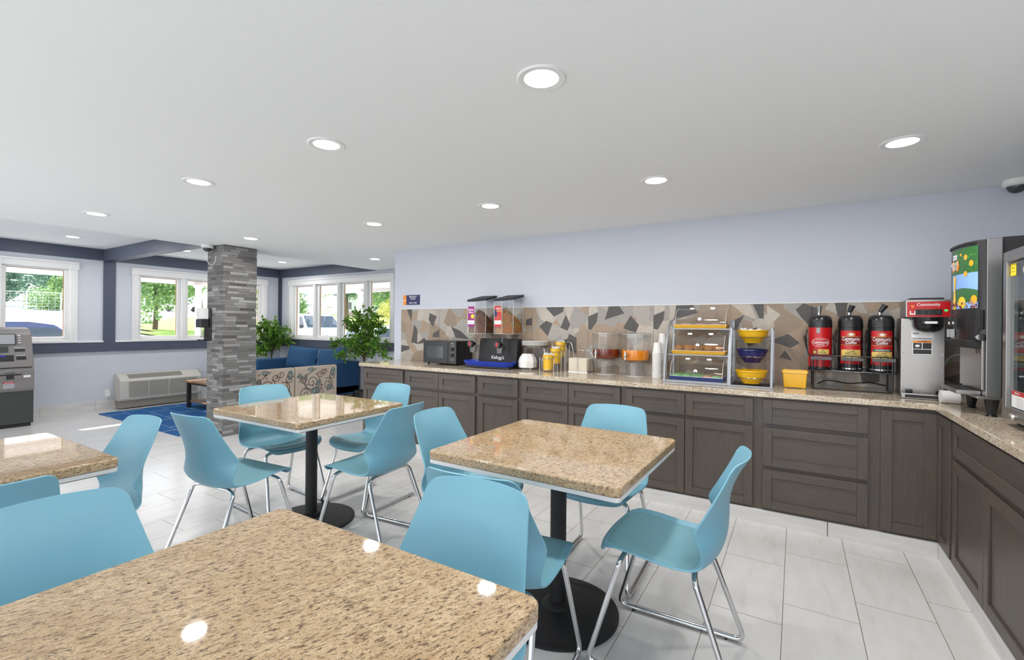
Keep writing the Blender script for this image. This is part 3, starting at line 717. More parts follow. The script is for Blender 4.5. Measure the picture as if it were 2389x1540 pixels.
# cereal dispenser
t = thing('cereal_dispenser', 'double cereal dispenser with two clear hoppers on a black stand', 'cereal dispenser', (-2.70, 4.06, CT))
m = MB().box(-.27, .27, -.16, .10, 0, .022, 'black_plastic', .006)
m.prism([(-.02, .022), (.10, .022), (.10, .30), (.02, .30)], 'x', -.205, .27, 'black_matte', .004); m.build('stand', t)
MB().text("Kellogg's", .05, 'label_white', (.045, -.013, .105), XD, V((0, .14, .99)), .9, .2).build('logo', t, None, 0)
def hopper(dx, key, cereal):
    px = [(-.095, -.11), (.0, -.11), (.095, -.045), (.095, .155), (-.095, .155)]
    px = [(x + dx, y) for x, y in px]
    m = MB(); n = len(px)
    low = [(x, y, .355) for x, y in px]; top = [(x, y, .690 + .055 * (y + .11) / .265) for x, y in px]
    fun = [(dx + (x - dx) * .45, -.03 + (y + .03) * .35, .285) for x, y in px]
    vs = fun + low + top; m.raw(vs, [(i, (i + 1) % n, n + (i + 1) % n, n + i) for i in range(n)] + [(n + i, n + (i + 1) % n, 2 * n + (i + 1) % n, 2 * n + i) for i in range(n)], 'clear_plastic')
    for i in range(n): m.tube([low[i], top[i]], .0022, 'clear_edge', 6)
    m.tube(low + [low[0]], .002, 'clear_edge', 6); h = m.build('hopper', t, 'clear plastic hopper', 0)
    m = MB(); big = [(dx + (x - dx) * 1.04, y * 1.03, z) for x, y, z in top]; m.raw(big + [(x, y, z + .022) for x, y, z in big], [tuple(range(n)), tuple(range(2 * n - 1, n - 1, -1))] + [(i, (i + 1) % n, n + (i + 1) % n, n + i) for i in range(n)], 'black_matte')
    bmesh.ops.recalc_face_normals(m.bm, faces=m.bm.faces[:]); m.build('lid', t, 'black sloped lid', 0)
    # label on the front face
    m = MB(); a, b = dx - .088, dx - .006; y = -.1108
    m.box(a, b, y - .001, y, .425, .640, key)
    m.box(a, b, y - .0014, y - .001, .452, .492, 'label_white'); m.box(a + .004, b - .004, y - .0018, y - .0014, .466, .470, 'label_grey')
    if key == 'label_magenta':
        m.text('Raisin', .030, 'label_white', (dx - .047, y - .0014, .605), XD, ZD); m.text('Bran', .030, 'label_white', (dx - .047, y - .0014, .578), XD, ZD)
        m.lathe([(.0, y - .0013), (.022, y - .0013)], 'lemon_print', (dx - .028, 0, .535), 14, 'y', False)
        for k in range(9): m.sphere((dx - .075 + random.random() * .045, y, .505 + random.random() * .02), .007, 'bran_flakes', 8, 5, (1, .2, 1))
    else:
        m.text('FRUIT', .024, 'label_white', (dx - .036, y - .0014, .612), XD, ZD); m.text('O O', .030, 'label_yellow', (dx - .036, y - .0014, .588), XD, ZD)
        m.box(a, a + .03, y - .0013, y - .001, .53, .60, 'label_navy')
        for k in range(14): m.sphere((dx - .080 + random.random() * .07, y, .498 + random.random() * .035), .007, 'fruit_rings', 8, 5, (1, .2, 1))
    m.build('front_label', t, None, 0)
    m = MB().lathe([(.032, -.155), (.036, -.150), (.036, -.125), (.02, -.12), (.015, -.06)], 'black_plastic', (dx - .03, 0, .245), 20, 'y')
    m.build('dial', t)
    m = MB(); 
    m.prism([(dx - .03 + .013 * cos(a) * (1 if k % 2 else .8), .245 + .024 * sin(a)) for k, a in enumerate([2 * pi * i / 14 for i in range(14)])], 'y', -.1575, -.155, 'red_label'); m.build('dial_mark', t, 'red mark', 0)
    m = MB(); m.loft([[(dx - .055, -.12, .235), (dx + .015, -.12, .235), (dx + .015, -.05, .235), (dx - .055, -.05, .235)], [(dx - .045, -.125, .155), (dx + .005, -.125, .155), (dx + .005, -.075, .155), (dx - .045, -.075, .155)]], 'smoke_plastic', True, False); m.build('chute', t, 'smoky clear chute', 0)
    m = MB().lathe([(.012, 0), (.012, .07)], 'smoke_plastic', (dx - .03, -.05, .255), 12); m.build('neck', t)
    # cereal heap
    q = MB()
    def inside(x, y): return -.088 < x < .088 and -.103 < y < .150 and not (x > 0 and (y + .103) < x * .70)
    def top_h(x, y): return .36 + .225 * max(.0, 1 - ((y + .02) / .23) ** 2) * (1 - .35 * abs(x) / .09) + .02
    core = 'bran_core' if cereal == 'bran_flakes' else 'fruit_core'; cx_ = [-.082 + .164 * k / 8 for k in range(9)]; cy_ = [-.097 + .24 * k / 8 for k in range(9)]
    hx = lambda x, y: (min(x, .0 + (y + .103) / .70 - .006) if x > 0 else x)
    q.grid([[V((dx + hx(x, y), y, top_h(x, y) - .012)) for y in cy_] for x in cx_], core)
    per = [(cx_[0], y) for y in cy_] + [(x, cy_[-1]) for x in cx_[1:]] + [(cx_[-1], y) for y in cy_[::-1][1:]] + [(x, cy_[0]) for x in cx_[::-1][1:]]
    q.grid([[V((dx + hx(x, y), y, top_h(x, y) - .012)) for x, y in per], [V((dx + hx(x, y), y, .358)) for x, y in per]], core)
    for k in range(3400):
        if k % 3 == 0: x, y = random.uniform(-.088, .088), random.uniform(-.103, .15); z = top_h(x, y) - random.uniform(.0, .012)
        else:
            e = random.randrange(4); f = random.random()
            x, y = ((-.0865, -.103 + .25 * f), (.0865, -.04 + .19 * f), (-.088 + .088 * f, -.101), (.088 * f, -.101 + .0616 * f))[e]
            if not (x <= 0 or (y + .103) >= x * .7 - .004): continue
            z = random.uniform(.36, top_h(x, y))
        if k % 3 == 0 and not inside(x, y): continue
        s = .0065; ax = V((random.gauss(0, 1), random.gauss(0, 1), random.gauss(0, 1))).normalized(); b = ax.orthogonal().normalized(); c2 = ax.cross(b); p = V((dx + x * .97, y * .97 + .001, z))
        q.raw([p + b * s, p + c2 * s, p - b * s, p - c2 * s, p + ax * s * .5], [(0, 1, 4), (1, 2, 4), (2, 3, 4), (3, 0, 4), (3, 2, 1, 0)], cereal)
    o = q.build('cereal', None, None, 0); o.location = t.location
    return o
tag(hopper(-.185, 'label_magenta', 'bran_flakes'), 'brown bran cereal heaped in the left clear hopper', 'cereal', None, 'stuff')
tag(hopper(.155, 'label_red' if 'label_red' in MATS else 'red_label', 'fruit_rings'), 'colourful fruit cereal heaped in the right clear hopper', 'cereal', None, 'stuff')
# blue oval tray
m = MB(); L = [(.305, .105), (.315, .112)]
def oval(rx, ry, z, n=48, p=3.2): return [(rx * math.copysign(abs(cos(2 * pi * k / n)) ** (2 / p), cos(2 * pi * k / n)), ry * math.copysign(abs(sin(2 * pi * k / n)) ** (2 / p), sin(2 * pi * k / n)), z) for k in range(n)]
m.loft([oval(.275, .090, .0), oval(.30, .104, .03), oval(.306, .108, .050), oval(.300, .103, .050), oval(.290, .096, .03), oval(.265, .082, .006)], 'cobalt_plastic')
o = m.build('oval_tray'); o.location = (-2.705, 3.965, CT + .023); tag(o, 'bright blue oval plastic tray in front of the cereal dispenser', 'tray')
# chrome plate stand with bowls and plates
t = thing('wire_stand', 'chrome wire stand holding foam plates above foam bowls', 'wire stand', (-2.27, 4.09, CT))
m = MB(); m.tube([(.12 * cos(2 * pi * k / 24) + .02, .10 * sin(2 * pi * k / 24) + .03, .225) for k in range(24)], .004, 'wire_chrome', 8, None, True); m.build('upper_ring', t)
m = MB(); m.tube([(.10 * cos(2 * pi * k / 24) - .04, .09 * sin(2 * pi * k / 24) - .02, .004) for k in range(24)], .004, 'wire_chrome', 8, None, True); m.tube([(.10 * cos(2 * pi * k / 24) - .04, .09 * sin(2 * pi * k / 24) - .02, .018) for k in range(24)], .003, 'wire_chrome', 8, None, True); m.build('lower_ring', t)
MB().tube(fillet([(.11, .0, .004), (.105, .02, .10), (.13, .03, .18), (.115, .03, .225)], .05), .005, 'wire_chrome').build('post', t)
MB().tube(fillet([(-.13, .03, .004), (-.13, .05, .10), (-.11, .04, .18), (-.09, .03, .225)], .05), .005, 'wire_chrome').build('post', t)
b0 = None
ordn = ['bottom', 'second', 'third', 'fourth', 'fifth', 'sixth', 'topmost']
for k in range(6):
    z = CT + .022 + k * .010
    if b0 is None:
        m = MB(); m.lathe([(.092, 0), (.094, .006), (.083, .045), (.055, .085), (.0, .087)], 'foam_white', n=8, cap=False); m.xf(MX.Rotation(pi / 8, 4, 'Z')); b0 = m.build('foam_bowl', None, None, 25); o = b0
    else: o = b0.copy(); C.objects.link(o)
    o.location = (-2.305, 4.065, z); tag(o, 'white octagonal foam bowl turned upside down, %s of its stack on the wire stand' % (ordn[k] if k < 5 else 'topmost'), 'bowl', 'foam bowls on the wire stand')
p0 = None
for k in range(6):
    if p0 is None:
        m = MB(); m.lathe([(.0, .002), (.075, .002), (.095, .010), (.133, .017), (.135, .020), (.132, .021), (.094, .014), (.074, .006), (0, .006)], 'foam_white', n=40, cap=False); p0 = m.build('foam_plate'); o = p0
    else: o = p0.copy(); C.objects.link(o)
    o.location = (-2.25, 4.12, CT + .230 + k * .007); tag(o, 'white round foam plate, %s of the stack on the wire stand' % (ordn[k] if k < 5 else 'topmost'), 'plate', 'foam plates on the wire stand')
# stepped rack of yellow canisters
t = thing('canister_rack', 'stepped chrome wire rack holding three yellow canisters', 'wire rack', (-2.03, 4.10, CT))
cans = [(-.02, -.08, .008), (.02, 0, .068), (.035, .08, .130)]
for i, (x, y, z) in enumerate(cans):
    m = MB()
    for zz in (.012, .12):
        m.tube([(x + .058 * cos(2 * pi * k / 24), y + .058 * sin(2 * pi * k / 24), z + zz) for k in range(24)], .0026, 'wire_chrome', 6, None, True)
    for a in (0.6, 2.4, 4.1, 5.6): m.tube([(x + .058 * cos(a), y + .058 * sin(a), z + .012), (x + .058 * cos(a), y + .058 * sin(a), z + .12)], .0022, 'wire_chrome', 6)
    m.build('holder_ring', t)
    for s in (-1, 1): MB().tube(fillet([(x + s * .075, y - .03, 0), (x + s * .075, y - .03, z + .135), (x + s * .075, y + .05, z + .135), (x + s * .075, y + .05, 0)], .02), .003, 'wire_chrome').build('leg', t)
MB().tube(fillet([(.06, .09, .27), (.14, .10, .29), (.19, .06, .16), (.20, .02, .02)], .06), .003, 'wire_chrome').build('side_loop', t)
nm = ['lowest and nearest yellow canister of sweetener packets in the chrome rack', 'middle yellow canister of creamer cups in the chrome rack', 'highest yellow canister of packets at the back of the chrome rack']
for i, (x, y, z) in enumerate(cans):
    c = thing('canister', nm[i], 'canister', (-2.03 + x, 4.10 + y, CT + z), 0, 'yellow canisters in the wire rack')
    MB().lathe([(.046, .0), (.049, .004), (.052, .150), (.0535, .152), (.051, .152), (.049, .02), (0, .02)], 'yellow_ceramic', n=32, cap=False).build('body', c)
    m = MB()
    for k in range(26):
        a, rr = random.random() * 6.28, .042 * random.random() ** .5
        m.box(-.013, .013, -.0015, .0015, -.02, .018, 'packet_mix'); bmesh.ops.transform(m.bm, matrix=MX.Translation((rr * cos(a), rr * sin(a), .142 + random.random() * .012)) @ MX.Rotation(a * 3, 4, 'Z') @ MX.Rotation(random.uniform(-.5, .5), 4, 'Y'), verts=m.bm.verts[-8:])
    o = m.build('sugar_packets', None, None, 0); o.location = c.location
    tag(o, ['mixed white packets filling the lowest yellow canister', 'pale creamer packets filling the middle yellow canister', 'white packets filling the highest yellow canister'][i], 'packets', None, 'stuff')
# napkins
t = thing('napkin_holder', 'chrome wire napkin holder between yellow canisters and cranberry jug', 'napkin holder', (-1.775, 4.16, CT))
m = MB(); m.box(-.10, .10, -.06, .09, 0, .006, 'wire_chrome'); m.build('base', t)
MB().tube(fillet([(0, -.067, .006), (0, -.067, .145), (0, -.02, .165), (0, .02, .15)], .03), .003, 'wire_chrome').build('front_wire', t)
for s in (-1, 1): MB().tube(fillet([(s * .09, .085, .006), (s * .09, .085, .17), (s * .05, .085, .21), (0, .085, .20)], .03), .003, 'wire_chrome').build('back_wire', t)
m = MB()
for k in range(30):
    o_ = random.uniform(-.004, .004); y = -.058 + k * .0046
    m.prism([(-.092 + o_, .007), (.092 + o_, .007), (.092 + o_ * 2, .128 + random.uniform(-.004, .006)), (-.092 + o_, .132 + random.uniform(-.006, .003))], 'y', y, y + .004, 'paper_cream')
o = m.build('napkins', None, None, 0); o.location = (-1.775, 4.16, CT); tag(o, 'block of cream paper napkins standing in the wire holder', 'napkins', None, 'stuff')
# juice jugs
def jug(label, x, y, z0, h, r, lz, liq, lname):
    t = thing('juice_jug', label, 'drink dispenser', (x, y, CT), 0, 'clear juice jugs on the counter')
    m = MB().lathe([(.082, 0), (.085, .004), (.078, z0 - .015), (.095, z0)], 'clear_plastic', n=40, cap=False); m.lathe([(.083, 0), (.087, 0), (.087, .004), (.083, .004)], 'clear_edge', n=40, cap=False); m.build('pedestal', t, 'clear hollow foot')
    m = MB().lathe([(0, z0), (r * .72, z0), (r * .92, z0 + .012), (r, z0 + .045), (r, h)], 'clear_plastic', n=48, cap=False); m.lathe([(r - .002, h - .004), (r + .002, h - .004), (r + .002, h), (r - .002, h)], 'clear_edge', n=48, cap=False); m.build('jar', t, 'clear round jar')
    m = MB().lathe([(r + .003, h - .035), (r + .003, h), (r * .5, h + .006), (0, h + .006)], 'clear_plastic', n=48, cap=False); m.build('lid', t, 'clear lid')
    m = MB().tube([(-.045, -r + .01, z0 + .055), (-.045, -r - .03, z0 + .055)], .012, 'chrome', 12); m.tube([(-.045, -r - .022, z0 + .085), (-.045, -r - .026, z0 + .015)], .0085, 'chrome', 12); m.sphere((-.045, -r - .024, z0 + .055), .016, 'chrome')
    m.box(-.051, -.039, -r - .045, -r - .015, z0 + .085, z0 + .092, 'chrome', .002); m.build('spigot', t, 'chrome tap')
    q = MB().lathe([(0, z0 + .003), (r * .70, z0 + .003), (r * .9, z0 + .015), (r - .004, z0 + .047), (r - .004, lz), (0, lz)], liq, n=48, cap=False)
    o = q.build('juice'); o.location = t.location; tag(o, lname, 'juice', None, 'stuff')
jug('clear round drink jug one third full of red juice, left of the orange one', -1.50, 4.13, .138, .382, .128, .232, 'cranberry_drink', 'dark red juice inside the left clear jug')
jug('clear round drink jug of orange juice beside the foam cups', -1.222, 4.11, .132, .375, .125, .232, 'orange_drink', 'orange juice inside the right clear jug')
# foam cups
cup0 = None
for (x, y, n, which) in ((-1.02, 4.07, 25, 'shorter front'), (-1.003, 4.19, 34, 'taller rear')):
    for k in range(n):
        if cup0 is None:
            m = MB().lathe([(.040, 0), (.042, .002), (.042, .006), (.039, .007), (.029, .093), (.0, .093)], 'foam_white', n=28, cap=False); cup0 = m.build('foam_cup'); o = cup0
        else: o = cup0.copy(); C.objects.link(o)
        o.location = (x + random.uniform(-.0008, .0008), y, CT + k * .0088)
        top = k == n - 1
        tag(o, 'upside-down white foam cup %s the %s column of nested cups' % ('capping' if top else 'nested inside', which), 'cup', 'foam cups in the %s column' % which)
# three tier pastry case
t = thing('pastry_case', 'three-tier grey metal pastry stand with clear hinged covers', 'pastry case', (-.665, 4.0, CT))
for s, x in ((-1, -.235), (1, .235)):
    arc = [(x, -.175, .006), (x, -.165, .10), (x, -.135, .22), (x, -.085, .34), (x, -.02, .44), (x, .05, .495), (x, .16, .50)]
    arc = crom(arc, 5); m = MB(); m.loft([[(px - .007, py - .008, pz), (px + .007, py - .008, pz), (px + .007, py + .008, pz + .003), (px - .007, py + .008, pz + .003)] for px, py, pz in arc], 'grey_metal')
    m.box(x - .007, x + .007, .15, .166, .006, .50, 'grey_metal'); m.box(x - .007, x + .007, -.175, .166, 0, .014, 'grey_metal'); m.build('side_frame', t)
MB().box(-.235, .235, -.182, -.168, 0, .014, 'grey_metal', .002).build('front_bar', t); MB().box(-.235, .235, .15, .164, 0, .014, 'grey_metal', .002).build('back_bar', t)
tiers = [(-.165, .020, 'tray_blue'), (-.085, .222, 'tray_yellow'), (-.005, .432, 'tray_yellow')]
TW = .205
def tier(i, y, z, mat):
    d = .20
    MB().box(-.23, .23, y - .002, y + .01, z - .012, z - .002, 'grey_metal', .002).build('shelf_bar', t)
    m = MB(); m.loft([[(-TW + .012, y + .012, z), (TW - .012, y + .012, z), (TW - .012, y + d - .01, z), (-TW + .012, y + d - .01, z)], [(-TW, y, z + .028), (TW, y, z + .028), (TW, y + d, z + .028), (-TW, y + d, z + .028)],
        [(-TW + .006, y + .006, z + .028), (TW - .006, y + .006, z + .028), (TW - .006, y + d - .006, z + .028), (-TW + .006, y + d - .006, z + .028)], [(-TW + .016, y + .016, z + .006), (TW - .016, y + .016, z + .006), (TW - .016, y + d - .016, z + .006), (-TW + .016, y + d - .016, z + .006)]], mat)
    m.build('tray', t, ('blue' if i == 0 else 'yellow') + ' food tray', 25)
    # curved clear cover
    prof = crom([(y + .004, z + .028), (y + .012, z + .07), (y + .045, z + .125), (y + .10, z + .158), (y + .19, z + .165)], 5)
    m = MB(); m.grid([[V((x, py, pz)) for py, pz in prof] for x in (-TW + .012, -TW * .5, 0, TW * .5, TW - .012)], 'clear_plastic')
    for s in (-1, 1):
        x = s * (TW - .012); b = y + .19
        vs = [V((x, py, pz)) for py, pz in prof] + [V((x, b, z + .028))]; m.raw(vs, [tuple(range(len(vs)))], 'clear_plastic')
    for s in (-1, 1): m.tube([V((s * (TW - .012), py, pz)) for py, pz in prof], .0022, 'clear_edge', 6)
    m.tube([(-TW + .012, y + .004, z + .029), (TW - .012, y + .004, z + .029)], .002, 'clear_edge', 6)
    c = m.build('cover', t, 'clear hinged cover')
    MB().lathe([(.0, -.022), (.014, -.02), (.016, -.012), (.008, 0), (.008, .01)], 'chrome', (.0, y + .015, z + .075), 18, 'y').build('knob', c)
    for x in (-.075, .085): MB().box(x - .018, x + .018, y + .095, y + .125, z + .155, z + .172, 'chrome', .003).build('hinge', c)
for i, a in enumerate(tiers): tier(i, *a)
ox, oy = -.665, 4.0
mf = None
for k in range(9):
    i, j = k % 5, k // 5
    if mf is None:
        m = MB(); m.lathe([(.024, 0), (.031, .028)], 'muffin_brown', n=18); m.lathe([(.034, .028), (.037, .036), (.032, .052), (.018, .062), (0, .064)], 'muffin_brown', n=18, cap=False); mf = m.build('muffin'); o = mf
    else: o = mf.copy(); C.objects.link(o)
    o.location = (ox - .155 + i * .076 + (.038 if j else 0), oy - .085 + .062 + j * .068, CT + .222 + .008); o.rotation_euler = (0, 0, k)
    pos = ['leftmost', 'second from left', 'middle', 'fourth from left', 'rightmost'][i] if j == 0 else ['leftmost', 'second from left', 'third from left', 'rightmost'][i]
    tag(o, 'golden brown muffin on the middle tray, %s in the %s row' % (pos, 'front' if j == 0 else 'back'), 'muffin', 'muffins on the middle tray')
for k in range(6):
    m = MB().sphere((0, 0, .017), .034, 'danish_pink', 14, 8, (1.25, 1, .5)); o = m.build('wrapped_danish'); i, j = k % 3, k // 3
    o.location = (ox - .12 + i * .115, oy - .005 + .055 + j * .085, CT + .432 + .008)
    tag(o, 'wrapped pinkish pastry on the top yellow tray, %s of the %s row' % (['left', 'centre', 'right'][i], 'front' if j == 0 else 'back'), 'pastry', 'pastries on the top tray')
for k in range(20):
    i, j = k % 5, k // 5
    m = MB().sphere((0, 0, .020), .031, 'snack_green' if (i < 3 or random.random() < .4) else 'snack_red', 10, 6, (1.25, .8, .6)); o = m.build('wrapped_snack')
    o.location = (ox - .15 + i * .075 + random.uniform(-.005, .005), oy - .165 + .035 + j * .042, CT + .020 + .008); o.rotation_euler = (0, 0, random.uniform(-.35, .35))
    tag(o, 'small wrapped snack on the blue bottom tray, %s from left, %s row from front' % (['first', 'second', 'third', 'fourth', 'last'][i], ['first', 'second', 'third', 'last'][j]), 'snack', 'snacks on the bottom tray')
# bowl stand
t = thing('bowl_stand', 'grey metal three-tier stand holding three large bowls beside the pastry case', 'bowl stand', (-.283, 3.96, CT))
def bar(m, p, q, w=.006): m.tube([p, q], w, 'grey_metal', 6)
for s in (-1, 1):
    x = s * .137; m = MB()
    m.loft([[(x - .007, yy - .008, zz), (x + .007, yy - .008, zz), (x + .007, yy + .008, zz), (x - .007, yy + .008, zz)] for yy, zz in ((-.148, 0), (-.05, .43))], 'grey_metal')
    m.loft([[(x - .007, yy - .008, zz), (x + .007, yy - .008, zz), (x + .007, yy + .008, zz), (x - .007, yy + .008, zz)] for yy, zz in ((.18, 0), (.15, .43))], 'grey_metal')
    m.box(x - .007, x + .007, -.155, .187, 0, .012, 'grey_metal'); m.box(x - .007, x + .007, -.058, .158, .425, .437, 'grey_metal'); m.build('side_frame', t)
MB().box(-.137, .137, -.156, -.142, 0, .012, 'grey_metal', .002).build('front_bar', t)
m = MB()
for k in range(6): m.box(-.137, .137, -.11 + k * .05, -.106 + k * .05, .002, .006, 'black_matte')
m.build('base_grid', t)
bw = [(.0, -.035, .020, .105), (.0, .02, .175, .262), (.0, .09, .322, .42)]
for x, y, z, zr in bw:
    m = MB(); r = .088; m.tube([(x + r * cos(2 * pi * k / 32), y + r * sin(2 * pi * k / 32), z + .045) for k in range(32)], .0042, 'wire_chrome', 6, None, True)
    for s in (-1, 1): m.tube([(x + s * r, y, z + .045), (s * .135, y, z + .05)], .0035, 'wire_chrome', 6)
    m.build('bowl_ring', t)
nm = [('yellow_ceramic', 'large yellow bowl on the bottom ring of the grey stand'), ('blue_ceramic', 'large dark blue bowl on the middle ring of the grey stand'), ('yellow_ceramic', 'large yellow bowl of white packets on the top ring of the grey stand')]
for (x, y, z, zr), (mt, lb) in zip(bw, nm):
    m = MB().lathe([(0, .002), (.05, .002), (.058, .0), (.062, .012), (.078, .03), (.098, .055), (.106, .088), (.113, .092), (.113, .100), (.106, .100), (.098, .09), (.088, .058), (.05, .02), (0, .018)], mt, n=48, cap=False)
    o = m.build('serving_bowl'); o.location = (-.283 + x, 3.96 + y, CT + z); tag(o, lb, 'bowl', 'serving bowls on the stand')
m = MB()
for k in range(40):
    a, rr = random.random() * 6.28, .08 * random.random() ** .5
    m.box(-.02, .02, -.012, .012, -.003, .003, 'packet_mix'); bmesh.ops.transform(m.bm, matrix=MX.Translation((rr * cos(a), rr * sin(a), .075 + random.random() * .03)) @ MX.Rotation(a * 3, 4, 'Z') @ MX.Rotation(random.uniform(-.6, .6), 4, 'Y'), verts=m.bm.verts[-8:])
o = m.build('condiment_packets', None, None, 0); o.location = (-.283, 4.05, CT + .322); tag(o, 'white condiment packets filling the top yellow bowl', 'packets', None, 'stuff')
# yellow tub
t = thing('ribbed_tub', 'small yellow ribbed plastic tub on the counter left of the coffee urns', 'tub', (-.002, 4.0, CT))
m = MB(); ring = lambda w, d, z: [(x, y, z) for x, y in rrect(-w, w, -d, d, .008, 3)]
m.loft([ring(.070, .042, .006), ring(.077, .048, .112), ring(.083, .054, .112), ring(.083, .054, .13), ring(.076, .048, .13), ring(.066, .04, .02)], 'yellow_ceramic')
for k in range(13): m.prism([(-.0425 - .0005, .012), (-.0455, .012), (-.0505, .108), (-.0475, .108)], 'x', -.062 + k * .0103, -.057 + k * .0103, 'yellow_ceramic')
m.build('body', t)
for s in (-1, 1):
    for u in (-1, 1): MB().lathe([(.006, 0), (.007, .007)], 'yellow_ceramic', (s * .055, u * .03, 0), 10).build('foot', t)
# airpots in wire rack
t = thing('airpot_rack', 'black wire rack holding three red coffee airpots', 'wire rack', (.335, 4.12, CT))
m = MB()
for s in (-1, 1):
    x = s * .225
    MB().tube(fillet([(x, -.12, .004), (x, -.12, .24)], .01), .006, 'black_plastic').build('front_leg', t)
    MB().tube([(x, .10, .004), (x, .10, .24)], .006, 'black_plastic').build('back_leg', t)
    MB().tube([(x, -.12, .006), (x, .10, .006)], .005, 'black_plastic').build('side_foot', t)
MB().tube([(-.225, -.12, .006), (.225, -.12, .006)], .005, 'black_plastic').build('front_foot', t)
MB().tube(crom([(-.19, .10, .02), (-.12, .09, .05), (0, .09, .035), (.12, .09, .05), (.225, .10, .03)], 6), .004, 'black_plastic').build('back_brace', t)
m = MB()
for z in (.135, .245): m.tube(fillet([(-.25, -.125, z), (.25, -.125, z), (.25, .10, z), (-.25, .10, z), (-.25, -.125, z)], .02), .0042, 'black_plastic', 6)
for k in range(13): m.tube([(-.24 + k * .04, -.125, .135), (-.24 + k * .04, -.125, .245)], .0032, 'black_plastic', 6)
for k in range(6): m.tube([(-.25, -.125 + k * .045, .135), (.25, -.125 + k * .045, .135)], .003, 'black_plastic', 6)
m.build('basket', t)
for x in (-.265, -.085, .085, .265): MB().tube(fillet([(x * .95, -.125, .245), (x * 1.0 - .02, -.09, .37), (x * 1.0 - .01, .06, .39), (x * .95, .10, .245)], .02), .0035, 'black_plastic', 6).build('divider', t)
for x in (-.18, 0, .175): MB().box(x - .06, x + .065, -.131, -.127, .214, .236, 'strip_grey').build('name_strip', t, 'grey strip on the basket')
def airpot(x, kind, label):
    p = thing('coffee_airpot', label, 'coffee airpot', (x, 4.10, CT + .14), 0, 'coffee airpots in the wire rack')
    body = 'red_label' if kind == 0 else 'black_plastic'
    m = MB().lathe([(.068, 0), (.072, .004), (.072, .022)], 'black_plastic', n=40); m.build('base', p)
    m = MB().lathe([(.0725, .022), (.0725, .305), (.070, .31)], body, n=40); m.build('body', p, 'red steel body' if kind == 0 else 'black body')
    m = MB().lathe([(.0735, .306), (.075, .31), (.0735, .352), (.070, .372), (.060, .388), (.040, .396), (0, .397)], 'black_plastic', n=40); m.build('lid', p, 'black domed pump lid')
    m = MB(); m.tube([(-.008, -.012, .395), (-.008, -.014, .415)], .011, 'chrome', 12)
    tilt = (0, .018, .03)[kind]
    m.tube([(-.008, -.014, .415), (-.008 + tilt, -.018, .465)], .013, 'chrome' if kind == 0 else 'black_plastic', 12, .02); m.build('pump_lever', p)
    MB().tube(fillet([(-.078, 0, .29), (-.090, -.02, .24), (-.084, -.05, .20)], .03), .004, 'black_plastic', 6).build('handle', p)
    if kind: MB().lathe([(.0735, .012), (.0735, .02)], 'wire_chrome', n=40).build('base_band', p)
    # curved label wraps the front of the body
    def wrap(m, a0, a1, z0, z1, mat, r=.0732, n=10, x0=0):
        P = [[V((r * sin(a0 + (a1 - a0) * k / n), -r * cos(a0 + (a1 - a0) * k / n), z)) for k in range(n + 1)] for z in (z0, z1)]
        m.grid(P, mat)
    def wtext(m, s, size, mat, z, sx=1, r=.0742, shear=0):
        vs, fs = textmesh(s); q = []
        for v_ in vs:
            xx = (v_.x + shear * v_.y) * size * sx; a = xx / r; q.append(V((r * sin(a), -r * cos(a), z + v_.y * size)))
        m.raw(q, fs, mat)
    m, lt = MB(), MB()
    if kind == 0:
        wrap(m, -.35, -.05, .265, .305, 'label_grey')
        for k in range(28):
            a, b = 2 * pi * k / 28, 2 * pi * (k + 1) / 28; r = .0736
            def e(t_, s_): xx, zz = .060 * s_ * cos(t_), .198 + .031 * s_ * sin(t_); return V((r * sin(xx / r), -r * cos(xx / r), zz))
            m.raw([e(a, 1), e(b, 1), e(b, .95), e(a, .95)], [(0, 1, 2, 3)], 'label_white')
        wtext(lt, 'Community', .031, 'label_white', .198, .70); wtext(lt, 'FINEST SERVICE', .008, 'label_white', .217); wtext(lt, 'COFFEE', .011, 'label_white', .179, 1.3)
        wrap(m, -.20, .78, .112, .147, 'label_yellow', .0736); wtext(lt, '     CAFE', .014, 'label_black', .136, 1); wtext(lt, '       SPECIAL', .014, 'label_black', .122, 1)
        wrap(m, -.25, .78, .104, .110, 'label_black', .0736)
        for k in range(16):
            a, b = 2 * pi * k / 16, 2 * pi * (k + 1) / 16; r = .0738
            def e2(t_, s_): xx, zz = -.036 + .022 * s_ * cos(t_), .126 + .022 * s_ * sin(t_); return V((r * sin(xx / r), -r * cos(xx / r), zz))
            m.raw([e2(a, 1), e2(b, 1), e2(b, .6), e2(a, .6)], [(0, 1, 2, 3)], 'dark_red_label'); m.raw([e2(a, .55), e2(b, .55), V((r * sin(-.036 / r), -r * cos(-.036 / r), .126))], [(0, 1, 2)], 'label_gold')
    else:
        wrap(m, -.92, .92, .05, .285, 'red_label', .0732, 16); wrap(m, -.92, .92, .185, .242, 'dark_red_label', .0735, 16); wrap(m, -.92, .92, .242, .2445, 'label_gold', .0736); wrap(m, -.92, .92, .1825, .185, 'label_gold', .0736)
        r = .0737
        for k in range(20):
            a, b = 2 * pi * k / 20, 2 * pi * (k + 1) / 20
            def e3(t_, s_): xx, zz = .024 * s_ * cos(t_), .258 + .014 * s_ * sin(t_); return V((r * sin(xx / r), -r * cos(xx / r), zz))
            m.raw([e3(a, 1), e3(b, 1), e3(b, .75), e3(a, .75)], [(0, 1, 2, 3)], 'label_gold'); m.raw([e3(a, .6), e3(b, .6), e3(0, 0)], [(0, 1, 2)], 'label_white')
        wtext(lt, 'Community', .036, 'label_white', .226, .66); wtext(lt, 'Coffee', .031, 'label_white', .201, .8, .0742, .25)
        top = .150 if kind == 1 else .140
        wrap(m, -.85, .85, .092, top, 'label_yellow', .0736, 16)
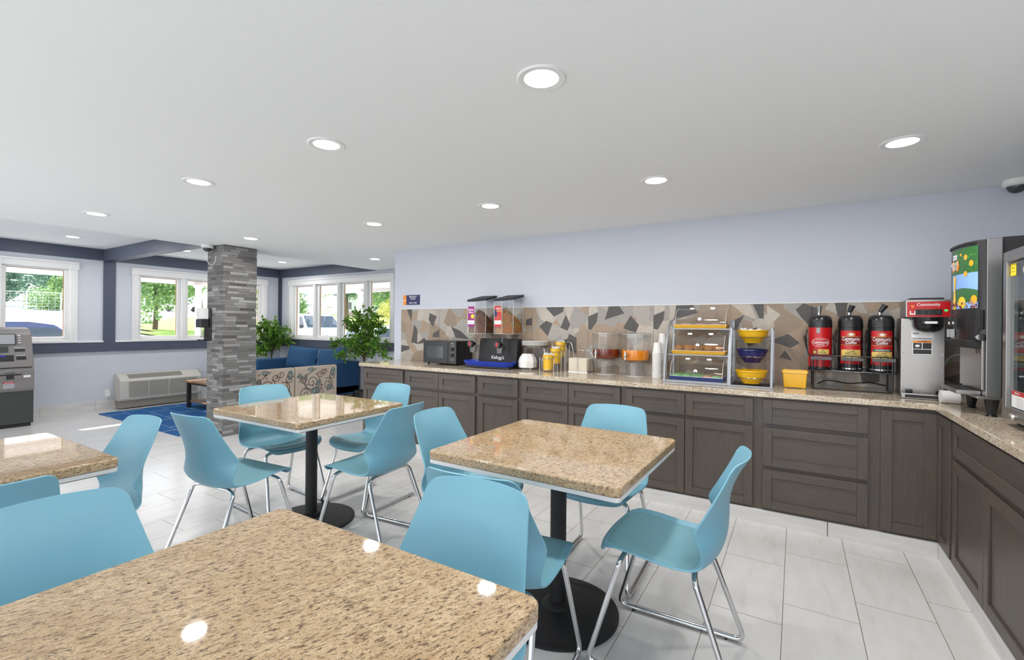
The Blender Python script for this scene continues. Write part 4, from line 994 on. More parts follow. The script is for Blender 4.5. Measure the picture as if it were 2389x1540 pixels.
        wtext(lt, 'CAFE', .018, 'label_black', top - .012, 1.1); wtext(lt, 'SPECIAL', .018, 'label_black', top - .027, 1.1); wtext(lt, 'MEDIUM DARK ROAST', .0075, 'label_black', top - .040); wrap(m, -.3, .5, top - .050, top - .046, 'label_black', .0738)
        if kind == 2: wrap(m, -.75, .75, .143, .158, 'label_green', .0736); wtext(lt, 'DECAFFEINATED', .0105, 'label_white', .1505)
    lt.build('lettering', p, None, 0)
    m.build('wrap_label', p, None, 0)
airpot(.155, 0, 'leftmost airpot in the rack, plain red body with an oval white logo')
airpot(.335, 1, 'middle airpot in the rack, black body with a red coffee label')
airpot(.508, 2, 'rightmost airpot in the rack, black body with a green decaffeinated band')
# coffee brewer
t = thing('coffee_brewer', 'stainless steel coffee brewer with a red control panel in the counter corner', 'coffee brewer', (.70, 3.90, CT), R(-3))
m = MB().box(-.118, .118, -.085, .26, .0, .012, 'steel', .002); m.box(-.118, .118, -.10, -.085, 0.002, .034, 'steel', .002); m.box(-.10, .10, -.1015, -.10, .008, .026, 'black_matte'); m.build('base', t)
m = MB().box(-.11, .105, .03, .26, .012, .51, 'steel', .003); m.build('column', t)
m = MB().box(-.092, .128, -.02, .26, .515, .628, 'steel', .003); m.build('head', t)
m = MB().box(-.085, .12, -.0225, -.02, .518, .615, 'red_label'); m.build('control_panel', t, 'red control panel')
m = MB().box(-.045, .083, -.025, -.0225, .53, .566, 'black_plastic', .001)
for k in range(4): m.box(-.038 + k * .031, -.016 + k * .031, -.0265, -.025, .536, .560, 'black_matte', .001)
m.box(-.072, -.044, -.0232, -.0225, .532, .556, 'label_white'); m.box(-.066, -.050, -.0238, -.0232, .54, .556, 'red_label'); m.prism([(-.070, .592), (-.048, .592), (-.058, .574)], 'y', -.0236, -.0225, 'label_orange'); m.build('switches', t)
MB().sphere((.101, -.0235, .558), .007, 'green_led', 12, 6, (1.3, .4, 1)).build('power_light', t, 'lit green light')
m = MB().text('Community', .026, 'label_white', (.018, -.0226, .596), XD, ZD, .9); m.build('logo', t, None, 0)
m = MB().box(-.07, .095, .0, .2, .628, .64, 'black_matte', .003); m.build('lid', t)
m = MB().lathe([(.03, .42), (.06, .435), (.073, .455), (.078, .505), (.08, .515)], 'black_plastic', (.02, .0, 0), 28); m.box(-.07, .10, -.01, .03, .500, .5145, 'black_plastic', .003); m.box(-.02, .06, -.1, -.06, .47, .492, 'black_plastic', .004); m.build('brew_basket', t)
m = MB().box(-.008, .05, -.1012, -.1, .474, .488, 'label_white'); m.build('basket_label', t, None, 0)
m = MB().box(-.058, .05, .0285, .03, .375, .425, 'label_white'); m.box(-.052, .045, .0282, .0285, .378, .382, 'label_navy'); m.box(-.052, -.02, .0282, .0285, .405, .418, 'label_grey')
m.box(-.052, .045, .0285, .03, .275, .368, 'label_white'); m.box(-.050, .043, .0281, .0285, .352, .366, 'label_orange'); m.box(-.048, -.006, .0281, .0285, .312, .350, 'label_black'); m.box(-.002, .041, .0281, .0285, .312, .350, 'label_black'); m.box(-.048, .041, .0281, .0285, .279, .308, 'label_black')
m.text('CAUTION', .010, 'label_black', (-.003, .028, .359), XD, ZD); m.sphere((-.027, .028, .331), .012, 'label_white', 10, 6, (1, .05, .8)); m.build('warning_labels', t, None, 0)
m = MB()
for x in (-.10, .095):
    for z in (.06, .17, .28, .45): m.sphere((x, .029, z), .004, 'chrome', 8, 5)
m.build('rivets', t, None, 0)
for x in (-.07, .075): MB().box(x - .017, x + .017, -.01, .03, .012, .05, 'black_plastic', .003).build('server_guide', t)
# juice machine, faces -x
t = thing('juice_machine', 'tall juice dispenser with a fruit grove picture on its curved black front', 'juice dispenser', (.82, 3.245, CT))
arcp = [(-.035, .385), (-.062, .325), (-.070, .255), (-.068, .175), (-.055, .085), (-.03, .025), (0, 0)]
cp = crom(arcp, 5)
m = MB(); m.prism([(x, y) for x, y in cp] + [(.0, .385)], 'z', .385, .885, 'black_plastic'); m.build('door', t, 'curved black door')
m = MB(); m.prism([(x * 1.06 - .003, y) for x, y in cp] + [(.002, .388)], 'z', .885, .897, 'black_matte'); m.build('top_cap', t)
m = MB(); m.box(.001, .058, -.004, .385, .10, .900, 'steel', .003); m.build('side_panel', t, 'brushed steel side')
m = MB(); m.box(.059, .40, .004, .38, .10, .905, 'black_matte', .004); m.build('cabinet', t)
m = MB(); m.box(-.012, .0, .012, .375, .13, .385, 'steel', .003); m.build('splash_panel', t, 'steel splash panel')
m = MB(); m.prism([(-.085, .385), (-.001, .385), (-.001, .335), (-.035, .345)], 'y', .03, .37, 'black_matte', .003); m.build('nozzle_housing', t)
for y in (.20, .27): MB().box(-.088, -.072, y, y + .018, .395, .44, 'label_grey', .002).build('dispense_lever', t)
for y in (.17, .25):
    m = MB().box(-.080, -.066, y, y + .055, .455, .50, 'black_matte', .003); m.box(-.0812, -.080, y + .015, y + .04, .468, .482, 'label_white'); m.build('selector_button', t)
MB().lathe([(.016, -.016), (.016, .004)], 'chrome', (-.022, .006, .40), 18, 'y').build('lock', t, 'round chrome lock')
MB().box(-.028, -.008, -.003, .02, .44, .54, 'black_matte', .003).build('door_handle', t)
m = MB()
for y in (.045, .085): m.prism([(y - .004, .315), (y + .014, .315), (y + .040, .37), (y + .020, .37)], 'x', -.0135, -.012, 'black_plastic')
m.build('vent_slots', t, None, 0)
m = MB(); m.box(-.095, -.0005, .06, .36, .100, .122, 'steel', .003); m.box(-.085, -.01, .08, .34, .1221, .124, 'black_matte'); m.build('drip_tray', t, 'steel drip tray')
m = MB(); m.box(-.03, .40, .0, .38, .086, .0995, 'steel', .003); m.build('plinth', t)
for x in (.03, .36):
    for y in (.03, .34): MB().lathe([(.024, 0), (.016, .008), (.018, .012), (.030, .085)], 'black_plastic', (x, y, 0), 18).build('foot', t)
# printed panel: built of flat coloured shapes laid on the curved door
def onarc(s, off):  # s 0..1 from far (north) end to near end
    k = s * (len(cp) - 1); i = min(int(k), len(cp) - 2); f = k - i; a, b = cp[i], cp[i + 1]
    x, y = a[0] + (b[0] - a[0]) * f, a[1] + (b[1] - a[1]) * f; d = V((b[0] - a[0], b[1] - a[1], 0)).normalized(); n = V((d.y, -d.x, 0))
    if n.x > 0: n = -n
    return V((x, y, 0)) + n * off
m = MB(); Z0, Z1 = .55, .872
def pt(s, h, off): p = onarc(.34 + s * .52, off); return V((p.x, p.y, Z0 + (Z1 - Z0) * h))
def patch(poly, mat, off): m.raw([pt(s, h, off) for s, h in poly], [tuple(range(len(poly)))], mat)
def strip(s0, s1, h0, h1, mat, off, n=12): m.grid([[pt(s0 + (s1 - s0) * k / n, h, off) for k in range(n + 1)] for h in (h0, h1)], mat)
strip(0, 1, 0, 1, 'sky_print', .0012); strip(0, 1, .58, 1, 'leaf_print', .0018)
hp = [(k / 10, .30 + .04 * sin(k * .35)) for k in range(11)]
for k in range(10): patch([(k / 10, .1), ((k + 1) / 10, .1), hp[k + 1], hp[k]], 'hill_print', .0018)
def disc(s, h, r, mat, off, sx=1.35, n=14):
    c_ = pt(s, h, off); m.raw([pt(s + r * sx * cos(2 * pi * k / n), h + r * sin(2 * pi * k / n), off) for k in range(n)] + [c_], [(k, (k + 1) % n, n) for k in range(n)], mat)
for s, h, r in ((.62, .84, .045), (.80, .73, .05), (.62, .57, .045), (.45, .90, .025)): disc(s, h, r, 'orange_print', .0026)
for k in range(46): disc(random.uniform(.35, .97), random.uniform(.6, .98), .018, random.choice(['hill_print', 'leaf_print', 'snack_green']), .0022, 1.2, 6)
patch([(.02, .64), (.36, .64), (.40, .72), (.36, .82), (.02, .82)], 'label_orange', .0030)
patch([(.08, .10), (.26, .10), (.22, .35), (.26, .55), (.10, .55), (.14, .35)], 'juice_print', .0030)
strip(.04, .30, .84, .92, 'label_white', .0028, 4)
disc(.50, .10, .10, 'lemon_print', .0030); disc(.18, .06, .07, 'lemon_print', .0028); disc(.89, .14, .07, 'orange_print', .0030)
for k in range(34): disc(random.uniform(.0, .97), random.uniform(.01, .10) , .024, random.choice(['grape_print', 'grape_print', 'danish_pink']), .0034, 1.2, 8)
a = pt(.19, .76, .0036); b = pt(.30, .76, .0036); xd = (b - a).normalized()
m.text("GROWERS'", .026, 'label_white', pt(.19, .765, .0040), xd, ZD, .8); m.text('PRIDE', .030, 'label_white', pt(.19, .695, .0040), xd, ZD, .85)
m.text("Florida's Natural", .012, 'label_navy', pt(.17, .88, .0040), xd, ZD, .7)
m.build('picture_panel', t, 'colour picture of oranges, grove and poured juice', 0)
# white tube roll in the corner
m = MB().lathe([(.02, 0), (.038, 0), (.038, .085), (.02, .085)], 'white_plastic', n=24, axis='x'); o = m.build('paper_roll'); o.location = (.74, 3.70, CT + .038); tag(o, 'white roll lying on the counter behind the juice dispenser tray', 'roll')
o = MB().tube(crom([(.86, 4.20, .20), (.90, 4.21, .26), (1.0, 4.22, .27), (1.1, 4.215, .22), (1.15, 4.2, .05), (1.15, 4.19, .005)], 8), .004, 'white_plastic', 8).build('power_cord'); o.location = (0, 0, CT); tag(o, 'white power cord looping on the tiles behind the juice dispenser', 'cord')
# glass case, faces -x
t = thing('glass_case', 'steel framed glass food case cut off by the right picture edge', 'food case', (.83, 2.56, CT))
Y1, H = .50, .80
m = MB()
for y in (0, Y1 - .04): m.box(0, .04, y, y + .04, .03, H, 'steel', .003)
m.box(0, .04, .04, Y1 - .04, .03, .085, 'steel', .003); m.box(0, .04, .04, Y1 - .04, H - .05, H, 'steel', .003); m.build('door_frame', t, 'brushed steel door frame')
MB().box(.014, .020, .04, Y1 - .04, .085, H - .05, 'case_glass').build('door_pane', t, 'glass door pane')
m = MB().box(.042, .52, 0, Y1, .03, .08, 'steel', .003); m.build('floor_pan', t); m = MB().box(.042, .52, 0, Y1, H - .04, H, 'steel', .003); m.build('roof', t)
for y in (0, Y1 - .03): MB().box(.50, .52, y, y + .03, .08, H - .04, 'steel', .002).build('back_post', t)
MB().box(.048, .50, Y1 - .012, Y1 - .006, .08, H - .04, 'case_glass').build('side_pane', t); MB().box(.048, .50, .006, .012, .08, H - .04, 'case_glass').build('side_pane', t)
MB().box(.51, .516, .03, Y1 - .03, .08, H - .04, 'case_glass').build('back_pane', t)
for z in (.30, .52): 
    m = MB()
    for k in range(9): m.tube([(.06, .03 + k * .055, z), (.49, .03 + k * .055, z)], .0025, 'wire_chrome', 6)
    for x in (.06, .49): m.tube([(x, .02, z), (x, Y1 - .02, z)], .004, 'wire_chrome', 6)
    m.build('shelf', t)
m = MB().box(.0125, .014, Y1 - .105, Y1 - .045, H - .115, H - .06, 'sticker_yellow'); m.text('NOTICE', .009, 'label_black', (.0122, Y1 - .075, H - .08), (0, -1, 0), ZD); m.text('keep door closed', .006, 'label_black', (.0122, Y1 - .075, H - .095), (0, -1, 0), ZD); m.build('sticker', t, 'yellow sticker', 0)
m = MB().box(.0125, .014, .14, Y1 - .07, .09, .165, 'label_white'); m.box(.0122, .0125, .14, Y1 - .07, .145, .165, 'red_label'); m.text('WARNING', .012, 'label_white', (.012, Y1 - .13, .155), (0, -1, 0), ZD); m.text('WARNING', .012, 'label_white', (.012, Y1 - .26, .155), (0, -1, 0), ZD)
for k in range(4): m.text('hot surface do not touch', .007, 'label_grey', (.0122, Y1 - .16, .133 - k * .011), (0, -1, 0), ZD)
m.build('warning_label', t, 'white label with red heading', 0)
m = MB().text('Hot Food', .035, 'label_white', (.0135, Y1 - .25, H - .10), (0, -1, 0), ZD); m.build('lettering', t, None, 0)
MB().lathe([(.014, -.02), (.016, -.012), (.010, 0)], 'chrome', (0, .33, .055), 16, 'x').build('knob', t)
for x in (.06, .46):
    for y in (.04, .46): MB().lathe([(.02, 0), (.02, .03)], 'rubber', (x, y, 0), 12).build('foot', t)
# security domes
def dome(label, x, y, z, cable):
    t = thing('security_camera', label, 'security camera', (x, y, z), 0, 'dome cameras')
    MB().lathe([(.062, 0), (.066, -.006), (.066, -.032), (.058, -.040), (.047, -.042)], 'white_plastic', n=36).build('housing', t)
    MB().lathe([(.047, -.042), (.045, -.055), (.036, -.071), (.02, -.081), (0, -.084)], 'dark_glass', n=32, cap=False).build('dome', t, 'dark dome')
    if cable: MB().tube(crom([(-.05, .02, -.004), (-.115, .03, -.05), (-.13, .05, -.16), (-.06, .07, -.23), (.03, .072, -.20), (.05, .072, -.13)], 8), .0035, 'white_plastic', 8).build('cable', t)
dome('white dome security camera at the top of the stone column, its cable looping down', -6.02, 2.81, CLG, True)
dome('white dome security camera on the ceiling in the upper right corner', 1.17, 4.10, CLG, False)
# hand sanitizer on the column
t = thing('soap_dispenser', 'grey and black hand sanitizer dispenser mounted on the stone column', 'dispenser', (-6.14, 2.885, 1.20))
MB().box(-.075, .085, -.02, 0, -.06, .335, 'black_plastic', .01).build('back_plate', t)
m = MB().box(-.085, .055, -.10, -.02, .20, .335, 'white_plastic', .012); m.build('top_cover', t, 'grey white upper cover')
m = MB(); m.text('X', .03, 'label_grey', (-.045, -.1005, .28), XD, ZD); m.text('X', .03, 'label_grey', (-.045, -.1005, .25), XD, ZD); m.build('cover_mark', t, None, 0)
MB().box(-.085, .060, -.105, -.02, .10, .20, 'black_matte', .008).build('sensor_block', t)
MB().box(-.055, .050, -.07, -.02, -.02, .10, 'smoke_plastic', .006).build('bottle', t, 'clear soap bottle')
m = MB(); m.prism(rrect(-.07, .06, -.10, -.02, .03), 'z', -.06, -.045, 'black_plastic', .003); m.build('drip_tray', t)
# ================================================================ LOUNGE
XN = (0, 1, 0)   # reading direction for things that face +x
t = thing('cash_machine', 'grey cash machine cut off by the left picture edge beneath a window', 'cash machine', (-8.45, 1.645, 0))
hw = .235
m = MB().box(-.52, -.03, -hw + .02, hw - .02, 0, .04, 'black_matte').box(-.55, -.01, -hw, hw, .04, .50, 'atm_dark', .008); m.build('safe_cabinet', t, 'dark grey lower cabinet')
m = MB(); m.prism([(-.50, .50), (.0, .46), (.015, .50), (.015, .72), (.0, .76), (-.50, .76)], 'y', -hw, hw, 'atm_grey', .008); m.build('dispenser_panel', t)
m = MB(); m.prism([(-.50, .765), (.02, .765), (.01, .80), (-.06, 1.03), (-.11, 1.19), (-.17, 1.25), (-.30, 1.275), (-.50, 1.275)], 'y', -hw, hw, 'atm_grey', .02, 3); m.build('upper_housing', t)
def fx(z): return .0 + (z - .80) * (-.07 / .23) + .006 if z < 1.03 else -.06 + (z - 1.03) * (-.05 / .16) + .006
def panel(m, y0, y1, z0, z1, mat, off=0, th=.006):
    a, b = fx(z0) + off, fx(z1) + off
    m.raw([(a, y0, z0), (a, y1, z0), (b, y1, z1), (b, y0, z1), (a - th, y0, z0), (a - th, y1, z0), (b - th, y1, z1), (b - th, y0, z1)], [(0, 1, 2, 3), (4, 7, 6, 5), (0, 4, 5, 1), (1, 5, 6, 2), (2, 6, 7, 3), (3, 7, 4, 0)], mat)
m = MB(); panel(m, -.22, .085, 1.055, 1.195, 'atm_dark', .004); panel(m, -.21, .072, 1.065, 1.185, 'label_grey', .006); m.build('screen', t, 'grey screen', 0)
m = MB()
for k in range(4): panel(m, .10, .125, 1.075 + k * .03, 1.085 + k * .03, 'label_white', .008)
m.build('screen_key', t, None, 0)
m = MB(); panel(m, -.22, .01, .955, 1.035, 'atm_dark', .005); m.build('instruction_plate', t, None, 0)
m = MB(); panel(m, .065, .16, .965, 1.0, 'black_matte', .005); panel(m, .065, .16, 1.005, 1.02, 'label_grey', .006); m.build('card_slot', t, None, 0)
m = MB(); panel(m, .075, .165, .86, .905, 'black_matte', .005); panel(m, .075, .16, .912, .925, 'label_grey', .006); m.build('receipt_slot', t, None, 0)
m = MB(); panel(m, -.22, .055, .845, .925, 'black_matte', .005); panel(m, -.12, -.02, .908, .915, 'atm_blue', .008); m.build('keypad', t, 'black keypad under a blue strip', 0)
m = MB().box(.012, .022, -.12, .13, .615, .705, 'atm_grey', .004); m.box(.0215, .024, -.10, .115, .668, .685, 'black_matte'); m.box(.0215, .024, -.02, .05, .62, .668, 'black_matte'); m.box(.0215, .0235, -.03, .06, .695, .703, 'black_matte'); m.build('cash_slot', t)
m = MB().box(.0145, .016, .135, .20, .635, .662, 'label_white'); m.build('small_label', t, None, 0)
m = MB().box(.0145, .016, -.045, .055, .505, .585, 'label_grey'); m.box(.0155, .0165, -.045, .055, .568, .588, 'red_label'); m.text('FEE NOTICE', .014, 'label_white', (.0168, .005, .578), XN, ZD); m.build('fee_notice', t, 'pale notice with a red heading', 0)
m = MB().box(.0145, .016, -.15, -.07, .515, .575, 'label_white'); m.box(.0155, .0165, -.115, -.075, .545, .57, 'label_navy'); m.box(.0155, .0165, -.115, -.075, .52, .54, 'red_label'); m.build('card_sticker', t, None, 0)
MB().lathe([(.010, .015), (.010, .02)], 'steel', (0, .165, .60), 14, 'x').build('lock', t)
# air conditioner
t = thing('wall_air_conditioner', 'cream wall air conditioner low on the wall beneath the window by the column', 'air conditioner', (WX + .002, 3.485, 0))
m = MB(); m.prism([(.012, .13), (.225, .13), (.25, .16), (.25, .44), (.225, .475), (.12, .535), (.012, .545)], 'y', -.57, .57, 'ptac_cream', .012, 3); m.build('housing', t)
m = MB()
for k in range(16): m.box(.249, .2535, -.46, .50, .185 + k * .0155, .193 + k * .0155, 'ptac_grille')
for y in (-.2, .08): m.box(.249, .255, y - .006, y + .006, .18, .435, 'ptac_cream')
m.build('front_grille', t, None, 0)
m = MB(); a = V((.228, 0, .4735)); b = V((.122, 0, .534)); n = V((.5, 0, .87)) * .002
for k in range(7):
    s0, s1 = k / 7 + .02, k / 7 + .10; p, q = a + (b - a) * s0 + n, a + (b - a) * s1 + n
    m.raw([(p.x, -.44, p.z), (p.x, .28, p.z), (q.x, .28, q.z), (q.x, -.44, q.z)], [(0, 1, 2, 3)], 'ptac_grille')
p, q = a + (b - a) * .02 + n * .5, a + (b - a) * .98 + n * .5
m.raw([(p.x, -.45, p.z), (p.x, .29, p.z), (q.x, .29, q.z), (q.x, -.45, q.z)], [(0, 1, 2, 3)], 'atm_grey'); m.build('air_outlet', t, 'darker slatted outlet', 0)
MB().box(.012, .17, -.55, .55, .012, .13, 'ptac_grille', .004).build('sub_base', t)
MB().tube(crom([(.10, .42, .13), (.12, .44, .08), (.11, .40, .03), (.10, .36, .02)], 6), .004, 'atm_dark', 6).build('drain_hose', t)
t = thing('wall_outlet', 'white wall outlet with a plugged-in cord left of the air conditioner', 'outlet', (WX + .0005, 2.84, .25))
MB().box(0, .006, -.036, .036, -.058, .058, 'white_plastic', .002).build('plate', t); MB().box(.006, .04, -.01, .028, -.045, .0, 'white_plastic', .004).build('plug', t)
MB().tube(crom([(.035, .01, -.03), (.06, .03, -.12), (.07, .07, -.20), (.08, .12, -.238), (.09, .2, -.244)], 6), .0045, 'ptac_cream', 6).build('cord', t)
# rug
tag(MB().box(-8.72, -6.26, 2.62, 4.50, .0005, .010, 'rug_blue').build('area_rug'), 'bright blue rug with white broken line pattern on the lounge floor', 'rug')
# coffee table
t = thing('coffee_table', 'wooden coffee table with black legs and lower shelf half hidden by the column', 'coffee table', (-7.80, 3.90, .010))
MB().box(-.49, .49, -.34, .34, .40, .43, 'table_wood', .004).build('tabletop', t); MB().box(-.45, .45, -.30, .30, .09, .105, 'table_wood', .003).build('lower_shelf', t)
for x in (-.45, .45):
    for y in (-.30, .30): MB().box(x - .025, x + .025, y - .025, y + .025, 0, .40, 'black_matte', .003).build('leg', t)
m = MB()
for y in (-.30, .30): m.box(-.425, .425, y - .012, y + .012, .37, .40, 'black_matte')
for x in (-.45, .45): m.box(x - .012, x + .012, -.275, .275, .37, .40, 'black_matte')
m.build('apron', t)
# sofa
t = thing('sofa', 'navy blue two-seat sofa under the four-pane window', 'sofa', (-7.54, 5.20, 0))
m = MB().box(-.92, .92, -.40, .42, .14, .30, 'denim_blue', .02, 3); m.build('base', t)
for s in (-1, 1): MB().box(s * .81, s * .92, -.44, .42, .145, .705, 'denim_blue', .03, 4).build('armrest', t)
MB().box(-.81, .81, .28, .43, .30, .705, 'denim_blue', .03, 4).build('backrest', t)
for s in (-1, 1):
    m = MB(); m.box(s * .006, s * .805, -.43, .28, .30, .47, 'denim_blue', .05, 4); m.build('seat_cushion', t)
def pillow(m, w, h, d, mat):
    P = []
    for sgn in (-1, 1):
        g = []
        for i in range(13):
            r = []
            for j in range(13):
                u, v_ = -1 + i / 6, -1 + j / 6; e = (1 - abs(u) ** 3.2) * (1 - abs(v_) ** 3.2); pin = 1 - .05 * (1 - abs(u)) * abs(v_) ** 3 - .05 * (1 - abs(v_)) * abs(u) ** 3
                r.append(V((u * w / 2 * (1 - .06 * (1 - v_ * v_)), sgn * d / 2 * e ** .55, v_ * h / 2 * (1 - .06 * (1 - u * u)))))
            g.append(r)
        m.grid(g if sgn > 0 else g[::-1], mat)
    bmesh.ops.remove_doubles(m.bm, verts=m.bm.verts[:], dist=.0005); bmesh.ops.recalc_face_normals(m.bm, faces=m.bm.faces[:])
for x, rz, ry, lb in ((-7.90, .08, .04, 'left one of the two blue denim back cushions on the sofa'), (-7.05, -.05, -.06, 'right one of the two blue denim back cushions on the sofa')):
    m = MB(); pillow(m, .82, .46, .20, 'denim_blue'); o = m.build('back_cushion', None, None, 60); o.location = (x, 5.33, .71); o.rotation_euler = (-.26, ry, rz); tag(o, lb, 'cushion', 'sofa back cushions')
for x in (-.83, .83):
    for y in (-.34, .36): MB().lathe([(.014, 0), (.024, .145)], 'black_matte', (x, y, 0), 12).build('leg', t)
# patterned accent chairs, backs toward the dining area
def spiral(m, y, z, r, turns, d, start=0, tail=None, w=.0042):
    pts = []
    for k in range(int(26 * turns)):
        f = k / (26 * turns); rr = r * (1 - f) + .006; a = start + d * f * turns * 2 * pi
        pts.append((.0015, y + rr * cos(a), z + rr * sin(a)))
    if tail: pts = [tail[0], tail[1]] + pts if len(tail) == 2 else [tail[0]] + pts
    m.tube(pts, w, 'motif_brown', 5)
def blot(m, y, z, ry, rz_, mat='motif_teal'):
    n = 20; m.lathe([(0, .0)], mat) if False else m.raw([(.0025, y + ry * cos(2 * pi * k / n), z + rz_ * sin(2 * pi * k / n)) for k in range(n)], [tuple(range(n))], mat)
    for k in range(int(24)):
        a, q = random.random() * 6.28, random.random() ** .5 * .8; yy, zz = y + ry * q * cos(a), z + rz_ * q * sin(a)
        m.raw([(.0032, yy + .006 * cos(2 * pi * j / 6), zz + .006 * sin(2 * pi * j / 6)) for j in range(6)], [tuple(range(6))], 'accent_beige')
def leaflet(m, y, z, a, s=.022):
    c, d = cos(a), sin(a); m.raw([(.003, y, z), (.003, y + s * c - s * .35 * d, z + s * d + s * .35 * c), (.003, y + s * 2 * c, z + s * 2 * d), (.003, y + s * c + s * .35 * d, z + s * d - s * .35 * c)], [(0, 1, 2, 3)], 'motif_brown')
def accent(label, y, w):
    t = thing('accent_chair', label, 'armchair', (-6.05, y, 0), 0, 'patterned lounge chairs with backs to the tables')
    m = MB(); m.prism([(-.11, .20), (0, .20), (0, .715), (-.02, .735), (-.07, .735), (-.09, .71)], 'y', -w / 2, w / 2, 'accent_beige', .02, 3)
    k_ = w / .66
    for (yy, zz, r, tn, d, st) in ((-.08, .50, .115, 2.0, 1, 2.6), (.045, .615, .055, 1.5, -1, 0.3), (-.22, .55, .06, 1.6, -1, 1.2), (.17, .45, .09, 1.8, -1, 2.0), (-.19, .34, .09, 1.6, 1, 0), (.12, .655, .05, 1.3, 1, 3), (.05, .37, .075, 1.7, 1, 1), (.25, .57, .05, 1.4, 1, 2)):
        spiral(m, yy * k_, zz, r, tn, d, st)
    for a in (((-.29, .52), (-.14, .62), (-.02, .70)), ((.0, .30), (.07, .43), (.02, .57)), ((-.14, .36), (-.20, .48), (-.28, .66)), ((.28, .35), (.20, .53), (.23, .67))):
        m.tube(crom([(.0012, p * k_, q) for p, q in a], 6), .0036, 'motif_brown', 5)
    for b in ((.26, .635, .040, .065), (-.27, .60, .045, .032), (-.19, .58, .035, .03), (.02, .49, .035, .04), (-.03, .375, .07, .05), (.20, .40, .05, .045), (-.10, .69, .055, .03)): blot(m, b[0] * k_, b[1], b[2], b[3])
    for k in range(16): leaflet(m, random.uniform(-.29, .29) * k_, random.uniform(.28, .69), random.random() * 6.28)
    m.build('backrest', t)
    m = MB().box(-.55, -.10, -w / 2 + .01, w / 2 - .01, .20, .43, 'accent_beige', .03, 3); m.build('seat', t)
    for x in (-.50, -.05):
        for s in (-1, 1): MB().lathe([(.015, 0), (.024, .20)], 'black_matte', (x, s * (w / 2 - .06), 0), 12).build('leg', t)
accent('beige chair patterned with brown scrolls, right one of the pair', 4.345, .70)
accent('beige chair patterned with brown scrolls, left one of the pair, partly behind column', 3.655, .66)
# artificial trees
def plant(label, x, y, z_f, rad, hgt, seed, nb):
    rnd = random.Random(seed); t = thing('potted_tree', label, 'potted plant', (x, y, 0), 0, 'leafy artificial trees in the lounge')
    MB().lathe([(.11, 0), (.12, .01), (.15, .26), (.155, .28), (.14, .28), (.13, .22), (0, .22)], 'pot_black', n=28, cap=False).build('pot', t)
    zt = z_f
    tp = crom([(0, 0, .22), (.012, .01, .4), (-.008, 0, .6), (.0, .0, zt)], 5); MB().tube(tp, .017, 'trunk_brown', 8, .012).build('trunk', t)
    br, lf = MB(), MB()
    def leaf(p, d):
        d = d.normalized()
        if x + p.x < WX + .11 or y + p.y > NY - .12: return
        s = d.cross(V((rnd.gauss(0, .5), rnd.gauss(0, .5), 1))).normalized(); up = s.cross(d); L = rnd.uniform(.055, .085); w = L * .24
        q = [p, p + d * L * .35 + s * w + up * L * .04, p + d * L * .7 + s * w * .75, p + d * L - up * L * .12, p + d * L * .7 - s * w * .75, p + d * L * .35 - s * w + up * L * .04, p + d * L * .5 - up * L * .05]
        lf.raw(q, [(0, 1, 6), (1, 2, 6), (2, 3, 6), (3, 4, 6), (4, 5, 6), (5, 0, 6)], 'leaf_green')
    for b in range(nb):
        a = 2 * pi * b / nb + rnd.uniform(-.3, .3); el = rnd.choice([rnd.uniform(.15, .6), rnd.uniform(.5, 1.0), rnd.uniform(.9, 1.5)])
        ln = rnd.uniform(.75, 1.0); end = V((cos(a) * cos(el) * rad * ln, sin(a) * cos(el) * rad * ln, zt - .05 + sin(el) * hgt * ln)); st = V((0, 0, zt - rnd.uniform(0, .12)))
        mid = (st + end) / 2 + V((0, 0, .06 * hgt)); end2 = end + V((cos(a) * .05, sin(a) * .05, -.05 if el < .6 else .02))
        pts = [V(p) for p in crom([tuple(st), tuple(mid), tuple(end), tuple(end2)], 5)]; pts = [V((max(p.x, WX + .06 - x), min(p.y, NY - .06 - y), p.z)) for p in pts]; br.tube(pts, .0055, 'trunk_brown', 5, .0015)
        for i in range(3, len(pts)):
            for k in range(4):
                p = pts[i] + V((rnd.gauss(0, .008), rnd.gauss(0, .008), rnd.gauss(0, .008))); tw = (pts[i] - pts[i - 1]).normalized()
                d = tw * .5 + V((rnd.gauss(0, .8), rnd.gauss(0, .8), rnd.gauss(-.1, .6))); leaf(p, d)
                if k == 0:
                    e = p + d.normalized() * rnd.uniform(.07, .14); e.x = max(e.x, WX + .06 - x); e.y = min(e.y, NY - .06 - y); br.tube([p, e], .002, 'trunk_brown', 4)
                    for q in range(5): leaf(p + (e - p) * rnd.uniform(.3, 1), d * .6 + V((rnd.gauss(0, .6), rnd.gauss(0, .6), rnd.gauss(0, .6))))
    br.build('branches', t); lf.build('foliage', t, None, 60)
plant('bright green artificial tree in the blue lounge corner left of the sofa', -8.74, 5.26, .86, .46, .60, 3, 17)
plant('taller green artificial tree behind the end of the counter, right of the sofa', -5.98, 5.16, .84, .50, .76, 11, 20)
